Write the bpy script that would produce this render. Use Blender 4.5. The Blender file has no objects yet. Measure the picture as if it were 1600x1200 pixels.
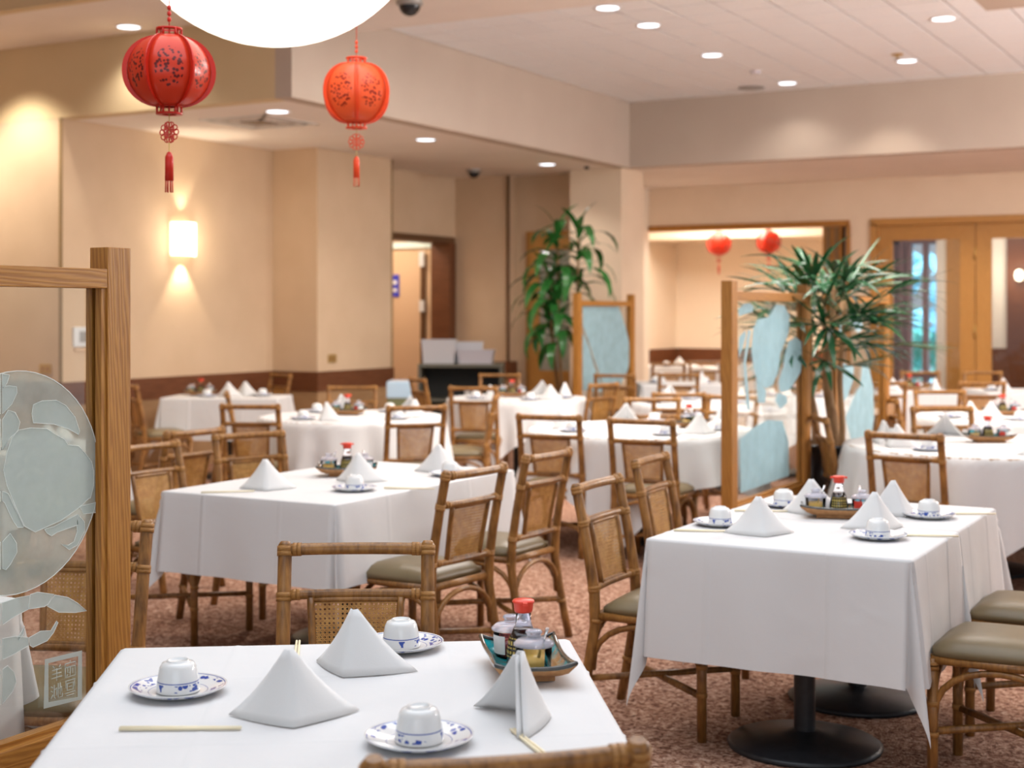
import bpy, bmesh, math, random
from mathutils import Vector, Matrix, noise
# ------------------------------------------------------------------ camera, world, light, exposure
SC = bpy.context.scene
COL = SC.collection
R = math.radians
random.seed(7)
YAW = R(29.2)
CY, SY = math.cos(YAW), math.sin(YAW)
EYE = 1.55
cam_d = bpy.data.cameras.new('camera')
cam = bpy.data.objects.new('camera', cam_d); COL.objects.link(cam)
cam.location = (0, 0, EYE); cam.rotation_euler = (R(90), 0, YAW)
cam_d.sensor_width = 36; cam_d.lens = 50.6; cam_d.shift_y = -0.0706
cam_d.clip_start = .05; cam_d.clip_end = 200
cam_d.dof.use_dof = True; cam_d.dof.focus_distance = 3.7; cam_d.dof.aperture_fstop = 3.4
SC.camera = cam
SC.view_settings.view_transform = 'Standard'; SC.view_settings.look = 'None'
SC.view_settings.gamma = 1; SC.view_settings.use_curve_mapping = False
SC.view_settings.exposure = 0.0
SC.cycles.use_denoising = True
SC.cycles.max_bounces = 8; SC.cycles.diffuse_bounces = 4; SC.cycles.transparent_max_bounces = 16
SC.cycles.sample_clamp_indirect = 6
wd = bpy.data.worlds.new('World'); SC.world = wd; wd.use_nodes = True
bgn = wd.node_tree.nodes['Background']; bgn.inputs[0].default_value = (.80, .90, 1, 1); bgn.inputs[1].default_value = .62

def light(kind, loc, power, color=(1, 1, 1), size=.1, rot=(0, 0, 0), sy=None, spot=None, blend=.6):
    l = bpy.data.lights.new(kind.lower() + '_light', kind); l.energy = power; l.color = color
    o = bpy.data.objects.new(kind.lower() + '_light', l); COL.objects.link(o); o.location = loc; o.rotation_euler = rot
    if kind == 'AREA':
        l.size = size
        if sy: l.shape = 'RECTANGLE'; l.size_y = sy
    else: l.shadow_soft_size = size
    if kind == 'SPOT': l.spot_size = spot; l.spot_blend = blend
    return o
WARM = (1, .87, .71); COOL = (.90, .95, 1)
# area light added below the front coffer to brighten the near tables
light('AREA', (-2.2, 3.6, 4.35), 215, (.76, .88, 1), 5.0, sy=5.0)
# daylight from the window side behind the camera
light('AREA', (1.5, -3.4, 2.2), 65, COOL, 5.0, (R(78), 0, R(8)), sy=2.2)
# unseen area light over the middle of the room
light('AREA', (-3.6, 9.6, 3.93), 240, (1, .95, .90), 3.0, sy=3.2)
# added point lights out of view at right, brightening tiled ceiling and soffits
for p_ in ((1.2, 10.5, 3.1), (1.6, 14.2, 3.1), (4.2, 12.0, 3.1)): light('POINT', p_, 400, (1, .95, .92), .45)

def cam2w(lat, dep):                       # metres right of / ahead of the eye -> floor plan coordinates
    return Vector((lat * CY - dep * SY, lat * SY + dep * CY, 0))

# ------------------------------------------------------------------ materials
def mat(name, col=(.8, .8, .8), rough=.5, spec=.5, metal=0, emit=None, estr=0, trans=0, ior=1.45, coat=0, alpha=1):
    m = bpy.data.materials.new(name); m.use_nodes = True
    b = m.node_tree.nodes['Principled BSDF']
    b.inputs['Base Color'].default_value = (*col, 1); b.inputs['Roughness'].default_value = rough
    b.inputs['Specular IOR Level'].default_value = spec; b.inputs['Metallic'].default_value = metal
    b.inputs['Transmission Weight'].default_value = trans; b.inputs['IOR'].default_value = ior
    b.inputs['Coat Weight'].default_value = coat; b.inputs['Alpha'].default_value = alpha
    if emit: b.inputs['Emission Color'].default_value = (*emit, 1); b.inputs['Emission Strength'].default_value = estr
    return m
def nd(m, t, **kw):
    n = m.node_tree.nodes.new(t)
    for k, v in kw.items():
        if k.startswith('i_'):
            kk = k[2:]; kk = int(kk) if kk.isdigit() else kk.replace('_', ' ')
            n.inputs[kk].default_value = v
        else: setattr(n, k, v)
    return n
def lk(m, a, b): m.node_tree.links.new(a, b)
def bs(m): return m.node_tree.nodes['Principled BSDF']
def coords(m, kind='Object', scale=(1, 1, 1)):
    t = nd(m, 'ShaderNodeTexCoord'); mp = nd(m, 'ShaderNodeMapping'); mp.inputs['Scale'].default_value = scale
    lk(m, t.outputs[kind], mp.inputs[0]); return mp.outputs[0]
def ramp(m, fac, stops):
    r = nd(m, 'ShaderNodeValToRGB'); e = r.color_ramp.elements
    while len(e) < len(stops): e.new(.5)
    for i, (p, c) in enumerate(stops): e[i].position = p; e[i].color = (*c, 1)
    lk(m, fac, r.inputs[0]); return r.outputs[0]
def noisy(name, c1, c2, scale, rough=.5, bump=0, bscale=None, cscale=(1, 1, 1), kind='Object', detail=4, spec=.5, lo=.3, hi=.7, bdist=.01, coat=0):
    m = mat(name, c1, rough, spec, coat=coat); v = coords(m, kind, cscale)
    n = nd(m, 'ShaderNodeTexNoise', i_Scale=scale, i_Detail=detail); lk(m, v, n.inputs['Vector'])
    lk(m, ramp(m, n.outputs['Fac'], [(lo, c1), (hi, c2)]), bs(m).inputs['Base Color'])
    if bump:
        n2 = nd(m, 'ShaderNodeTexNoise', i_Scale=bscale or scale, i_Detail=3); lk(m, v, n2.inputs['Vector'])
        b = nd(m, 'ShaderNodeBump', i_Strength=bump, i_Distance=bdist)
        lk(m, n2.outputs['Fac'], b.inputs['Height']); lk(m, b.outputs[0], bs(m).inputs['Normal'])
    return m
def wood(name, c1, c2, axis='Z', rough=.42):
    m = mat(name, c1, rough); sc = {'Z': (30, 30, 2.2), 'Y': (30, 2.2, 30), 'X': (2.2, 30, 30)}[axis]
    v = coords(m, 'Object', sc)
    n0 = nd(m, 'ShaderNodeTexNoise', i_Scale=1.3, i_Detail=3); lk(m, v, n0.inputs['Vector'])
    w = nd(m, 'ShaderNodeTexWave', i_Scale=1.6, i_Distortion=9, i_Detail=3); w.bands_direction = 'DIAGONAL'
    lk(m, v, w.inputs['Vector'])
    mx = nd(m, 'ShaderNodeMath', operation='ADD'); lk(m, w.outputs['Fac'], mx.inputs[0]); lk(m, n0.outputs['Fac'], mx.inputs[1])
    hf = nd(m, 'ShaderNodeMath', operation='MULTIPLY'); hf.inputs[1].default_value = .5; lk(m, mx.outputs[0], hf.inputs[0])
    lk(m, ramp(m, hf.outputs[0], [(.15, c1), (.85, c2)]), bs(m).inputs['Base Color'])
    b = nd(m, 'ShaderNodeBump', i_Strength=.15, i_Distance=.003); lk(m, hf.outputs[0], b.inputs['Height']); lk(m, b.outputs[0], bs(m).inputs['Normal'])
    return m
M = {}
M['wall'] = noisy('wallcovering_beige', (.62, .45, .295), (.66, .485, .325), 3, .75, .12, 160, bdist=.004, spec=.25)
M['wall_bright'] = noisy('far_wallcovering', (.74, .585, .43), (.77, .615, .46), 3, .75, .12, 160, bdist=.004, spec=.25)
M['soffit'] = noisy('soffit_paint', (.51, .415, .34), (.54, .445, .365), 2, .8, .06, 90, spec=.2)
M['soffit_yellow'] = noisy('warm_soffit_paint', (.66, .51, .30), (.69, .54, .33), 2, .8, .06, 90, spec=.2)
M['plaster'] = noisy('plaster_ceiling', (.82, .75, .69), (.86, .79, .73), 2, .85, .05, 60, spec=.2)
M['tile'] = noisy('mineral_fibre_tile', (.86, .87, .89), (.91, .92, .94), 40, .9, .5, 220, spec=.1, bdist=.003)
M['tile_grid'] = mat('tile_joint', (.36, .33, .32), .9)
M['band'] = noisy('dark_wood_band', (.115, .036, .012), (.165, .058, .022), 6, .45, cscale=(1, 1, 8))
M['dado'] = noisy('dado_wallcovering', (.36, .21, .10), (.42, .25, .125), 5, .6, cscale=(1, 1, 6))
M['darktrim'] = mat('dark_trim', (.13, .06, .025), .45)
M['metal_trim'] = mat('corner_trim', (.28, .18, .08), .5)
M['oakZ'] = wood('oak_upright_grain', (.28, .105, .016), (.45, .20, .036), 'Z')
M['oakY'] = wood('oak_long_grain', (.28, .105, .016), (.45, .20, .036), 'Y')
M['oakX'] = wood('oak_cross_grain', (.28, .105, .016), (.45, .20, .036), 'X')
M['doorwood'] = wood('honey_door_wood', (.40, .185, .042), (.52, .26, .07), 'Z', .35)
M['doorwoodX'] = wood('honey_door_wood_cross', (.40, .185, .042), (.52, .26, .07), 'X', .35)
def rattan(name, c1, c2):
    m = mat(name, c1, .38, .45, coat=.10); v = coords(m, 'Object', (60, 60, 9))
    n = nd(m, 'ShaderNodeTexNoise', i_Scale=1.6, i_Detail=4); lk(m, v, n.inputs['Vector'])
    v2 = coords(m, 'Object', (5, 5, 5)); n2 = nd(m, 'ShaderNodeTexNoise', i_Scale=2, i_Detail=2); lk(m, v2, n2.inputs['Vector'])
    ad = nd(m, 'ShaderNodeMath', operation='ADD'); lk(m, n.outputs['Fac'], ad.inputs[0]); lk(m, n2.outputs['Fac'], ad.inputs[1])
    hf = nd(m, 'ShaderNodeMath', operation='MULTIPLY'); hf.inputs[1].default_value = .5; lk(m, ad.outputs[0], hf.inputs[0])
    lk(m, ramp(m, hf.outputs[0], [(.32, c1), (.66, c2)]), bs(m).inputs['Base Color'])
    return m
M['rattan'] = rattan('polished_rattan', (.10, .036, .007), (.38, .175, .045))
M['binding'] = noisy('cane_binding', (.28, .115, .022), (.46, .225, .06), 60, .4, .5, 200, cscale=(1, 1, 9), bdist=.003)
M['cane'] = noisy('woven_cane', (.40, .185, .042), (.60, .33, .095), 40, .5, .3, 300, bdist=.002)
M['vinyl'] = noisy('olive_tan_vinyl', (.155, .112, .055), (.185, .137, .07), 5, .38, .12, 240, spec=.5, bdist=.002)
def cloth_mat(name, col):
    m = mat(name, col, .85, .15); v = coords(m, 'Object')
    n = nd(m, 'ShaderNodeTexNoise', i_Scale=3.2, i_Detail=5); lk(m, v, n.inputs['Vector'])
    n2 = nd(m, 'ShaderNodeTexNoise', i_Scale=420, i_Detail=1); lk(m, v, n2.inputs['Vector'])
    w = nd(m, 'ShaderNodeTexNoise', i_Scale=4.5, i_Detail=1, i_Distortion=1.2); lk(m, v, w.inputs['Vector'])
    ad = nd(m, 'ShaderNodeMath', operation='MULTIPLY_ADD'); ad.inputs[1].default_value = .45; lk(m, w.outputs['Fac'], ad.inputs[0]); lk(m, n.outputs['Fac'], ad.inputs[2])
    b = nd(m, 'ShaderNodeBump', i_Strength=.22, i_Distance=.025); lk(m, ad.outputs[0], b.inputs['Height'])
    b2 = nd(m, 'ShaderNodeBump', i_Strength=.12, i_Distance=.002); lk(m, n2.outputs['Fac'], b2.inputs['Height']); lk(m, b.outputs[0], b2.inputs['Normal'])
    lk(m, b2.outputs[0], bs(m).inputs['Normal'])
    return m
M['cloth'] = cloth_mat('white_linen', (.67, .66, .655))
M['napkin'] = cloth_mat('white_napkin', (.70, .69, .68))
M['china'] = mat('white_china', (.74, .735, .72), .15, .5, coat=.3)
def blue_china(name, lo, hi, axis_z=False, ringw=None):
    m = mat(name, (.74, .735, .72), .15, .5, coat=.3)
    t = nd(m, 'ShaderNodeTexCoord'); sp = nd(m, 'ShaderNodeSeparateXYZ'); lk(m, t.outputs['Object'], sp.inputs[0])
    if axis_z: val = sp.outputs[2]
    else:
        cb = nd(m, 'ShaderNodeCombineXYZ'); lk(m, sp.outputs[0], cb.inputs[0]); lk(m, sp.outputs[1], cb.inputs[1])
        ln = nd(m, 'ShaderNodeVectorMath', operation='LENGTH'); lk(m, cb.outputs[0], ln.inputs[0]); val = ln.outputs['Value']
    def cmp(op, x, y):
        q = nd(m, 'ShaderNodeMath', operation=op); lk(m, x, q.inputs[0])
        if isinstance(y, float): q.inputs[1].default_value = y
        else: lk(m, y, q.inputs[1])
        return q.outputs[0]
    band = cmp('MULTIPLY', cmp('GREATER_THAN', val, lo), cmp('LESS_THAN', val, hi))
    vo = nd(m, 'ShaderNodeTexVoronoi', i_Scale=75.0); lk(m, t.outputs['Object'], vo.inputs['Vector'])
    no = nd(m, 'ShaderNodeTexNoise', i_Scale=26.0, i_Detail=1); lk(m, t.outputs['Object'], no.inputs['Vector'])
    spots = cmp('MULTIPLY', cmp('LESS_THAN', vo.outputs['Distance'], .46), cmp('GREATER_THAN', no.outputs['Fac'], .50))
    big = cmp('GREATER_THAN', no.outputs['Fac'], .66)
    pat = cmp('MULTIPLY', band, cmp('MAXIMUM', spots, big))
    line = cmp('MULTIPLY', cmp('GREATER_THAN', val, hi + .0022), cmp('LESS_THAN', val, hi + .0042))
    allp = cmp('MAXIMUM', pat, line)
    if not axis_z:
        l2 = cmp('MULTIPLY', cmp('GREATER_THAN', val, lo - .008), cmp('LESS_THAN', val, lo - .0068)); allp = cmp('MAXIMUM', allp, l2)
    mx = nd(m, 'ShaderNodeMix', data_type='RGBA'); mx.inputs[6].default_value = (.74, .735, .72, 1); mx.inputs[7].default_value = (.03, .07, .33, 1)
    lk(m, allp, mx.inputs[0]); lk(m, mx.outputs[2], bs(m).inputs['Base Color'])
    return m
M['saucer'] = blue_china('blue_pattern_saucer', .068, .093)
M['cup'] = blue_china('blue_pattern_cup', .005, .019, True)
M['glass'] = mat('clear_glass', (1, 1, 1), .02, .5, trans=1, ior=1.45)
M['jarglass'] = mat('jar_glass', (.95, .95, 1), .05, .5, trans=1, ior=1.15)
M['lid'] = mat('clear_plastic_lid', (.85, .84, .92), .12, .5, trans=.75, ior=1.2)
def thin_glass(name, tint, mixf, rough=.03):
    m = bpy.data.materials.new(name); m.use_nodes = True; nt = m.node_tree; nt.nodes.clear()
    o = nt.nodes.new('ShaderNodeOutputMaterial'); mx = nt.nodes.new('ShaderNodeMixShader')
    tr = nt.nodes.new('ShaderNodeBsdfTransparent'); tr.inputs[0].default_value = (*tint, 1)
    gl = nt.nodes.new('ShaderNodeBsdfGlossy'); gl.inputs['Roughness'].default_value = rough; gl.inputs[0].default_value = (1, 1, 1, 1)
    fr = nt.nodes.new('ShaderNodeFresnel'); fr.inputs[0].default_value = 1.4
    mu = nt.nodes.new('ShaderNodeMath'); mu.operation = 'MULTIPLY'; mu.inputs[1].default_value = mixf
    nt.links.new(fr.outputs[0], mu.inputs[0]); nt.links.new(mu.outputs[0], mx.inputs[0])
    nt.links.new(tr.outputs[0], mx.inputs[1]); nt.links.new(gl.outputs[0], mx.inputs[2]); nt.links.new(mx.outputs[0], o.inputs[0])
    return m
M['pane'] = thin_glass('screen_pane', (.97, .985, .975), .35)
M['doorpane'] = thin_glass('door_pane', (.93, .93, .93), 1.0)
def frosted(name, col, opac, tcol):
    m = bpy.data.materials.new(name); m.use_nodes = True; nt = m.node_tree; nt.nodes.clear()
    o = nt.nodes.new('ShaderNodeOutputMaterial'); mx = nt.nodes.new('ShaderNodeMixShader'); m2 = nt.nodes.new('ShaderNodeMixShader')
    tr = nt.nodes.new('ShaderNodeBsdfTransparent'); tr.inputs[0].default_value = (*tcol, 1)
    df = nt.nodes.new('ShaderNodeBsdfDiffuse'); df.inputs[0].default_value = (*col, 1)
    tl = nt.nodes.new('ShaderNodeBsdfTranslucent'); tl.inputs[0].default_value = (*col, 1)
    m2.inputs[0].default_value = .45; nt.links.new(df.outputs[0], m2.inputs[1]); nt.links.new(tl.outputs[0], m2.inputs[2])
    tc = nt.nodes.new('ShaderNodeTexCoord'); n = nt.nodes.new('ShaderNodeTexNoise'); n.inputs['Scale'].default_value = 9; n.inputs['Detail'].default_value = 5
    nt.links.new(tc.outputs['Object'], n.inputs['Vector'])
    mr = nt.nodes.new('ShaderNodeMapRange'); mr.inputs[1].default_value = .3; mr.inputs[2].default_value = .7; mr.inputs[3].default_value = opac - .10; mr.inputs[4].default_value = min(1, opac + .08)
    nt.links.new(n.outputs['Fac'], mr.inputs[0]); nt.links.new(mr.outputs[0], mx.inputs[0])
    nt.links.new(tr.outputs[0], mx.inputs[1]); nt.links.new(m2.outputs[0], mx.inputs[2]); nt.links.new(mx.outputs[0], o.inputs[0])
    return m
M['frost'] = frosted('etched_frost', (.72, .77, .75), .62, (.9, .95, .93))
M['frost_light'] = frosted('etched_frost_light', (.68, .71, .66), .42, (.93, .95, .92))
M['frost_edge'] = frosted('etched_edge', (.92, .95, .93), .8, (1, 1, 1))
M['frost_blue'] = frosted('etched_frost_blue', (.52, .71, .77), .80, (.85, .95, 1))
M['soy'] = mat('soy_sauce', (.012, .006, .004), .12, .5, coat=.5)
M['red_cap'] = mat('red_plastic_cap', (.80, .06, .03), .3)
M['gold_print'] = mat('gold_label_print', (.62, .45, .12), .5)
M['red_print'] = mat('red_label_print', (.65, .05, .03), .5)
M['white_print'] = mat('white_label_print', (.85, .85, .85), .5)
M['mustard'] = mat('mustard', (.78, .50, .10), .35)
M['chili'] = mat('chili_sauce', (.28, .02, .015), .25)
M['glaze'] = noisy('teal_brown_glaze', (.02, .33, .36), (.30, .15, .05), 22, .12, coat=.6, lo=.42, hi=.62)
M['glaze_rim'] = noisy('dark_glaze_rim', (.012, .02, .024), (.06, .045, .03), 30, .15, coat=.6)
M['clay'] = noisy('bare_clay', (.32, .14, .05), (.45, .23, .09), 60, .7)
M['bamboo'] = noisy('pale_bamboo', (.82, .70, .46), (.90, .80, .58), 20, .5, cscale=(1, 8, 8))
M['steel'] = mat('spoon_steel', (.7, .7, .72), .2, metal=1)
M['iron'] = noisy('black_iron', (.012, .013, .016), (.022, .024, .028), 30, .38)
M['tabletop'] = mat('tabletop_board', (.35, .2, .1), .5)
M['lantern'] = mat('red_lantern_plastic', (.56, .018, .006), .32, .5)
M['lantern_orange'] = mat('orange_red_lantern_plastic', (.85, .075, .018), .32, .5)
def panel_mat(name, col, holecol):
    m = mat(name, col, .32, .4, coat=.1); t = nd(m, 'ShaderNodeTexCoord')
    vo = nd(m, 'ShaderNodeTexVoronoi', i_Scale=75.0); lk(m, t.outputs['Object'], vo.inputs['Vector'])
    sp = nd(m, 'ShaderNodeSeparateXYZ'); lk(m, t.outputs['UV'], sp.inputs[0])
    cb = nd(m, 'ShaderNodeVectorMath', operation='DISTANCE'); cb.inputs[1].default_value = (.5, .5, 0); lk(m, t.outputs['UV'], cb.inputs[0])
    l1 = nd(m, 'ShaderNodeMath', operation='LESS_THAN'); l1.inputs[1].default_value = .22; lk(m, cb.outputs['Value'], l1.inputs[0])
    l2 = nd(m, 'ShaderNodeMath', operation='LESS_THAN'); l2.inputs[1].default_value = .40; lk(m, vo.outputs['Distance'], l2.inputs[0])
    mu = nd(m, 'ShaderNodeMath', operation='MULTIPLY'); lk(m, l1.outputs[0], mu.inputs[0]); lk(m, l2.outputs[0], mu.inputs[1])
    mx = nd(m, 'ShaderNodeMix', data_type='RGBA'); mx.inputs[6].default_value = (*col, 1); mx.inputs[7].default_value = (*holecol, 1)
    lk(m, mu.outputs[0], mx.inputs[0]); lk(m, mx.outputs[2], bs(m).inputs['Base Color'])
    b = nd(m, 'ShaderNodeBump', i_Strength=1, i_Distance=.004); b.invert = True; lk(m, mu.outputs[0], b.inputs['Height']); lk(m, b.outputs[0], bs(m).inputs['Normal'])
    return m
M['lantern_panel'] = panel_mat('pierced_red_panel', (.60, .035, .010), (.12, .005, .004))
M['lantern_panel2'] = panel_mat('pierced_orange_panel', (.85, .11, .03), (.25, .01, .004))
M['bowl'] = mat('lit_opal_bowl', (.9, .88, .8), .3, emit=(1, .95, .84), estr=2.2)
M['lamp'] = mat('downlight_lens', (.9, .9, 1), .3, emit=(.86, .92, 1), estr=3.0)
M['sconce'] = mat('lit_sconce_shade', (.9, .85, .7), .4, emit=(1, .86, .62), estr=3.2)
M['white_metal'] = mat('white_enamel', (.75, .75, .75), .4)
M['grey_metal'] = mat('grey_metal', (.38, .37, .35), .4, metal=.4)
M['black_plastic'] = mat('black_plastic', (.02, .02, .022), .15)
M['brass'] = mat('brushed_brass', (.55, .36, .12), .4, metal=.7)
M['leaf'] = noisy('glossy_green_leaf', (.02, .12, .025), (.045, .22, .04), 8, .22, spec=.6)
M['leaf2'] = noisy('deep_green_leaf', (.012, .075, .03), (.03, .14, .045), 8, .25, spec=.6)
M['trunk'] = noisy('fibrous_trunk', (.20, .10, .04), (.42, .25, .12), 18, .8, .6, 40, cscale=(1, 1, .4), bdist=.01)
M['pot'] = mat('black_glazed_pot', (.008, .008, .01), .08, .6, coat=.6)
M['soil'] = mat('soil', (.05, .03, .02), .9)
M['cart'] = mat('olive_grey_cart', (.16, .155, .12), .5)
M['cartdark'] = mat('cart_inside', (.03, .03, .026), .6)
M['tub'] = mat('translucent_tub', (.78, .77, .80), .35, alpha=.85)
M['tubgrey'] = mat('grey_bus_tub', (.62, .60, .66), .4)
M['bluebag'] = mat('pale_blue_liner', (.55, .75, .92), .4)
M['greenbin'] = mat('olive_green_bin', (.20, .21, .10), .5)
M['bluesign'] = mat('blue_sign', (.05, .06, .55), .4)
M['passage'] = mat('passage_paint', (.72, .50, .32), .8)
M['pale_frame'] = mat('pale_door_frame', (.70, .85, .82), .4)
M['cream'] = mat('cream_wall', (.82, .74, .60), .8)
M['backwall'] = noisy('back_room_paint', (.84, .72, .58), (.87, .75, .61), 2, .8)
M['purplewood'] = mat('purplish_mullion', (.30, .19, .19), .5)  # even purplish brown for mullions and foyer side walls
M['foliage'] = noisy('hedge_foliage', (.03, .22, .16), (.10, .42, .38), 3, .7)
M['foliage2'] = noisy('tree_foliage', (.08, .26, .32), (.30, .60, .70), 2.2, .7)
M['pavement'] = mat('outdoor_paving', (.42, .55, .68), .8)
M['paper'] = mat('painting_paper', (.78, .70, .55), .7)
M['ink'] = mat('grey_ink', (.30, .29, .29), .7)
M['bamboo_dark'] = mat('dark_frame_wood', (.25, .14, .06), .5)
# carpet: mottled terracotta, brown and cream loop pile
m = mat('patterned_carpet', (.4, .2, .13), .95, .1); v = coords(m, 'Object')
n1 = nd(m, 'ShaderNodeTexNoise', i_Scale=38, i_Detail=4, i_Distortion=1.2); lk(m, v, n1.inputs['Vector'])
lk(m, ramp(m, n1.outputs['Fac'], [(.30, (.09, .038, .024)), (.44, (.26, .125, .08)), (.56, (.45, .265, .185)), (.72, (.64, .45, .34))]), bs(m).inputs['Base Color'])
n2 = nd(m, 'ShaderNodeTexVoronoi', i_Scale=130); lk(m, v, n2.inputs['Vector'])
b = nd(m, 'ShaderNodeBump', i_Strength=.8, i_Distance=.006); lk(m, n2.outputs['Distance'], b.inputs['Height']); lk(m, b.outputs[0], bs(m).inputs['Normal'])
M['carpet'] = m

# ------------------------------------------------------------------ mesh helpers
class MB:
    def __init__(s): s.v = []; s.f = []; s.sm = []; s.uv = None
    def add(s, vs, fs, smooth=False):
        o = len(s.v); s.v += [tuple(p) for p in vs]; s.f += [tuple(o + i for i in f) for f in fs]; s.sm += [smooth] * len(fs); return s
    def box(s, x0, x1, y0, y1, z0, z1, mtx=None):
        p = [Vector((x, y, z)) for x in (x0, x1) for y in (y0, y1) for z in (z0, z1)]
        if mtx: p = [mtx @ q for q in p]
        return s.add(p, [(0, 1, 3, 2), (4, 6, 7, 5), (0, 4, 5, 1), (2, 3, 7, 6), (0, 2, 6, 4), (1, 5, 7, 3)])
    def tube(s, pts, rad, seg=8, caps=True, dome=False):
        pts = [Vector(p) for p in pts]; n = len(pts)
        rr = rad if isinstance(rad, (list, tuple)) else [rad] * n
        vs = []; prev = None
        for i, p in enumerate(pts):
            d = (pts[min(i + 1, n - 1)] - pts[max(i - 1, 0)]).normalized()
            if prev is None: a = d.orthogonal().normalized()
            else: a = (prev - d * prev.dot(d)).normalized()
            prev = a; b = d.cross(a)
            for k in range(seg):
                t = 2 * math.pi * k / seg; vs.append(p + (a * math.cos(t) + b * math.sin(t)) * rr[i])
        fs = [(i * seg + k, i * seg + (k + 1) % seg, (i + 1) * seg + (k + 1) % seg, (i + 1) * seg + k) for i in range(n - 1) for k in range(seg)]
        s.add(vs, fs, True)
        if caps:
            o = len(s.v) - len(vs)
            s.f.append(tuple(o + k for k in reversed(range(seg)))); s.sm.append(False)
            s.f.append(tuple(o + (n - 1) * seg + k for k in range(seg))); s.sm.append(False)
        return s
    def lathe(s, prof, seg=20, c=(0, 0, 0), closed=False):
        vs = []; fs = []; n = len(prof)
        for r, z in prof:
            for k in range(seg):
                t = 2 * math.pi * k / seg; vs.append((c[0] + r * math.cos(t), c[1] + r * math.sin(t), c[2] + z))
        for i in range(n - 1):
            for k in range(seg):
                fs.append((i * seg + k, i * seg + (k + 1) % seg, (i + 1) * seg + (k + 1) % seg, (i + 1) * seg + k))
        return s.add(vs, fs, True)
    def prism(s, poly, fn, t0, t1):          # poly of (a,b); fn(a,b,t)->xyz
        n = len(poly); vs = [fn(a, b, t0) for a, b in poly] + [fn(a, b, t1) for a, b in poly]
        fs = [tuple(reversed(range(n))), tuple(range(n, 2 * n))] + [(i, (i + 1) % n, n + (i + 1) % n, n + i) for i in range(n)]
        return s.add(vs, fs)
    def build(s, name, m, parent=None, loc=None, rz=0, bev=0, kind=None, label=None):
        me = bpy.data.meshes.new(name); me.from_pydata(s.v, [], s.f)
        me.polygons.foreach_set('use_smooth', s.sm)
        if isinstance(m, str): m = M[m]
        me.materials.append(m); me.update()
        if bev:
            bm = bmesh.new(); bm.from_mesh(me); bmesh.ops.remove_doubles(bm, verts=bm.verts, dist=1e-5)
            bmesh.ops.bevel(bm, geom=bm.edges, offset=bev, segments=2, affect='EDGES', profile=.7); bm.to_mesh(me); bm.free()
        o = bpy.data.objects.new(name, me); COL.objects.link(o)
        if parent: o.parent = parent
        if loc is not None: o.location = loc
        o.rotation_euler.z = rz
        if kind: o['kind'] = kind
        if label: o['label'] = label
        return o
def tag(o, label, cat, group=None):
    o['label'] = label; o['category'] = cat
    if group: o['group'] = group
    return o
def thing(name, label, cat, loc=(0, 0, 0), rz=0, group=None):
    o = bpy.data.objects.new(name, None); COL.objects.link(o); o.location = loc; o.rotation_euler.z = rz; o.empty_display_size = .1
    return tag(o, label, cat, group)
def copy_tree(o, label=None, loc=None, rz=None, parent=None):
    c = o.copy(); COL.objects.link(c)
    if parent: c.parent = parent
    for ch in list(KIDS.get(o.name, ())) : copy_tree(ch, parent=c)
    if label: c['label'] = label
    if loc is not None: c.location = loc
    if rz is not None: c.rotation_euler.z = rz
    return c
KIDS = {}
def index_tree(o):
    KIDS[o.name] = list(o.children)
    for ch in o.children: index_tree(ch)
def struct(name, mb, m, parent=None, bev=0, **k): return mb.build(name, m, parent, kind='structure', bev=bev, **k)
def BX(*a): return MB().box(*a)

# ------------------------------------------------------------------ room shell
Z1, Z2, Z3 = 3.30, 3.98, 4.09
struct('floor', BX(-12, 6, -4, 24.5, -.08, 0), 'carpet')
# walls, each a solid block; band and dado as trims standing proud of the wall
def dado(name, x0, x1, y0, y1):
    struct('trim_band_' + name, BX(x0, x1, y0, y1, .70, .91), 'band')
    e = .012
    struct('trim_dado_' + name, BX(x0 + e, x1 - e, y0 + e, y1 - e, 0, .70), 'dado')
struct('wall_left_front', BX(-12, -9.88, 9.35, 12.36, 0, 3.30), 'wall')
dado('left_front', -12, -9.86, 9.33, 12.36)
struct('wall_left_pier', BX(-12, -9.28, 12.36, 13.77, 0, 3.30), 'wall')
dado('left_pier', -12, -9.26, 12.34, 13.79)
struct('wall_left_return', BX(-12, -9.88, 13.79, 14.60, 0, 3.30), 'wall')
# doorway in the left wall
struct('wall_left_header', BX(-10.1, -9.85, 14.60, 16.3, 2.52, 3.30), 'wall')
struct('trim_doorway_header', BX(-10.12, -9.83, 14.60, 16.05, 2.44, 2.52), 'darktrim')
struct('trim_doorway_jamb', BX(-10.12, -9.83, 15.93, 16.08, 0, 2.44), 'band')
struct('wall_far_left', BX(-9.85, -9.05, 16.10, 16.4, 0, 3.30), 'wall')
dado('far_left', -9.83, -9.03, 16.08, 16.3)
struct('trim_corner_guard', BX(-9.06, -9.03, 16.07, 16.10, .91, 3.30), 'darktrim')
struct('trim_corner_guard', BX(-9.90, -9.868, 9.338, 9.352, .91, 3.30), 'metal_trim')
struct('trim_corner_guard', BX(-9.282, -9.27, 13.76, 13.78, .91, 3.30), 'metal_trim')
# wall beside the column with the small glazed door
struct('wall_far_recess', BX(-9.05, -8.85, 16.30, 16.5, 0, 3.30), 'wall')
struct('wall_far_recess_header', BX(-8.85, -8.06, 16.30, 16.5, 2.55, 3.30), 'wall')
struct('trim_recess_frame', BX(-8.88, -8.80, 16.26, 16.5, 0, 2.58), 'doorwood')
struct('trim_recess_frame_top', BX(-8.80, -8.06, 16.26, 16.5, 2.50, 2.58), 'doorwoodX')
struct('wall_column', BX(-8.06, -7.36, 15.89, 16.55, 0, 3.30), 'wall_bright')
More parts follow.
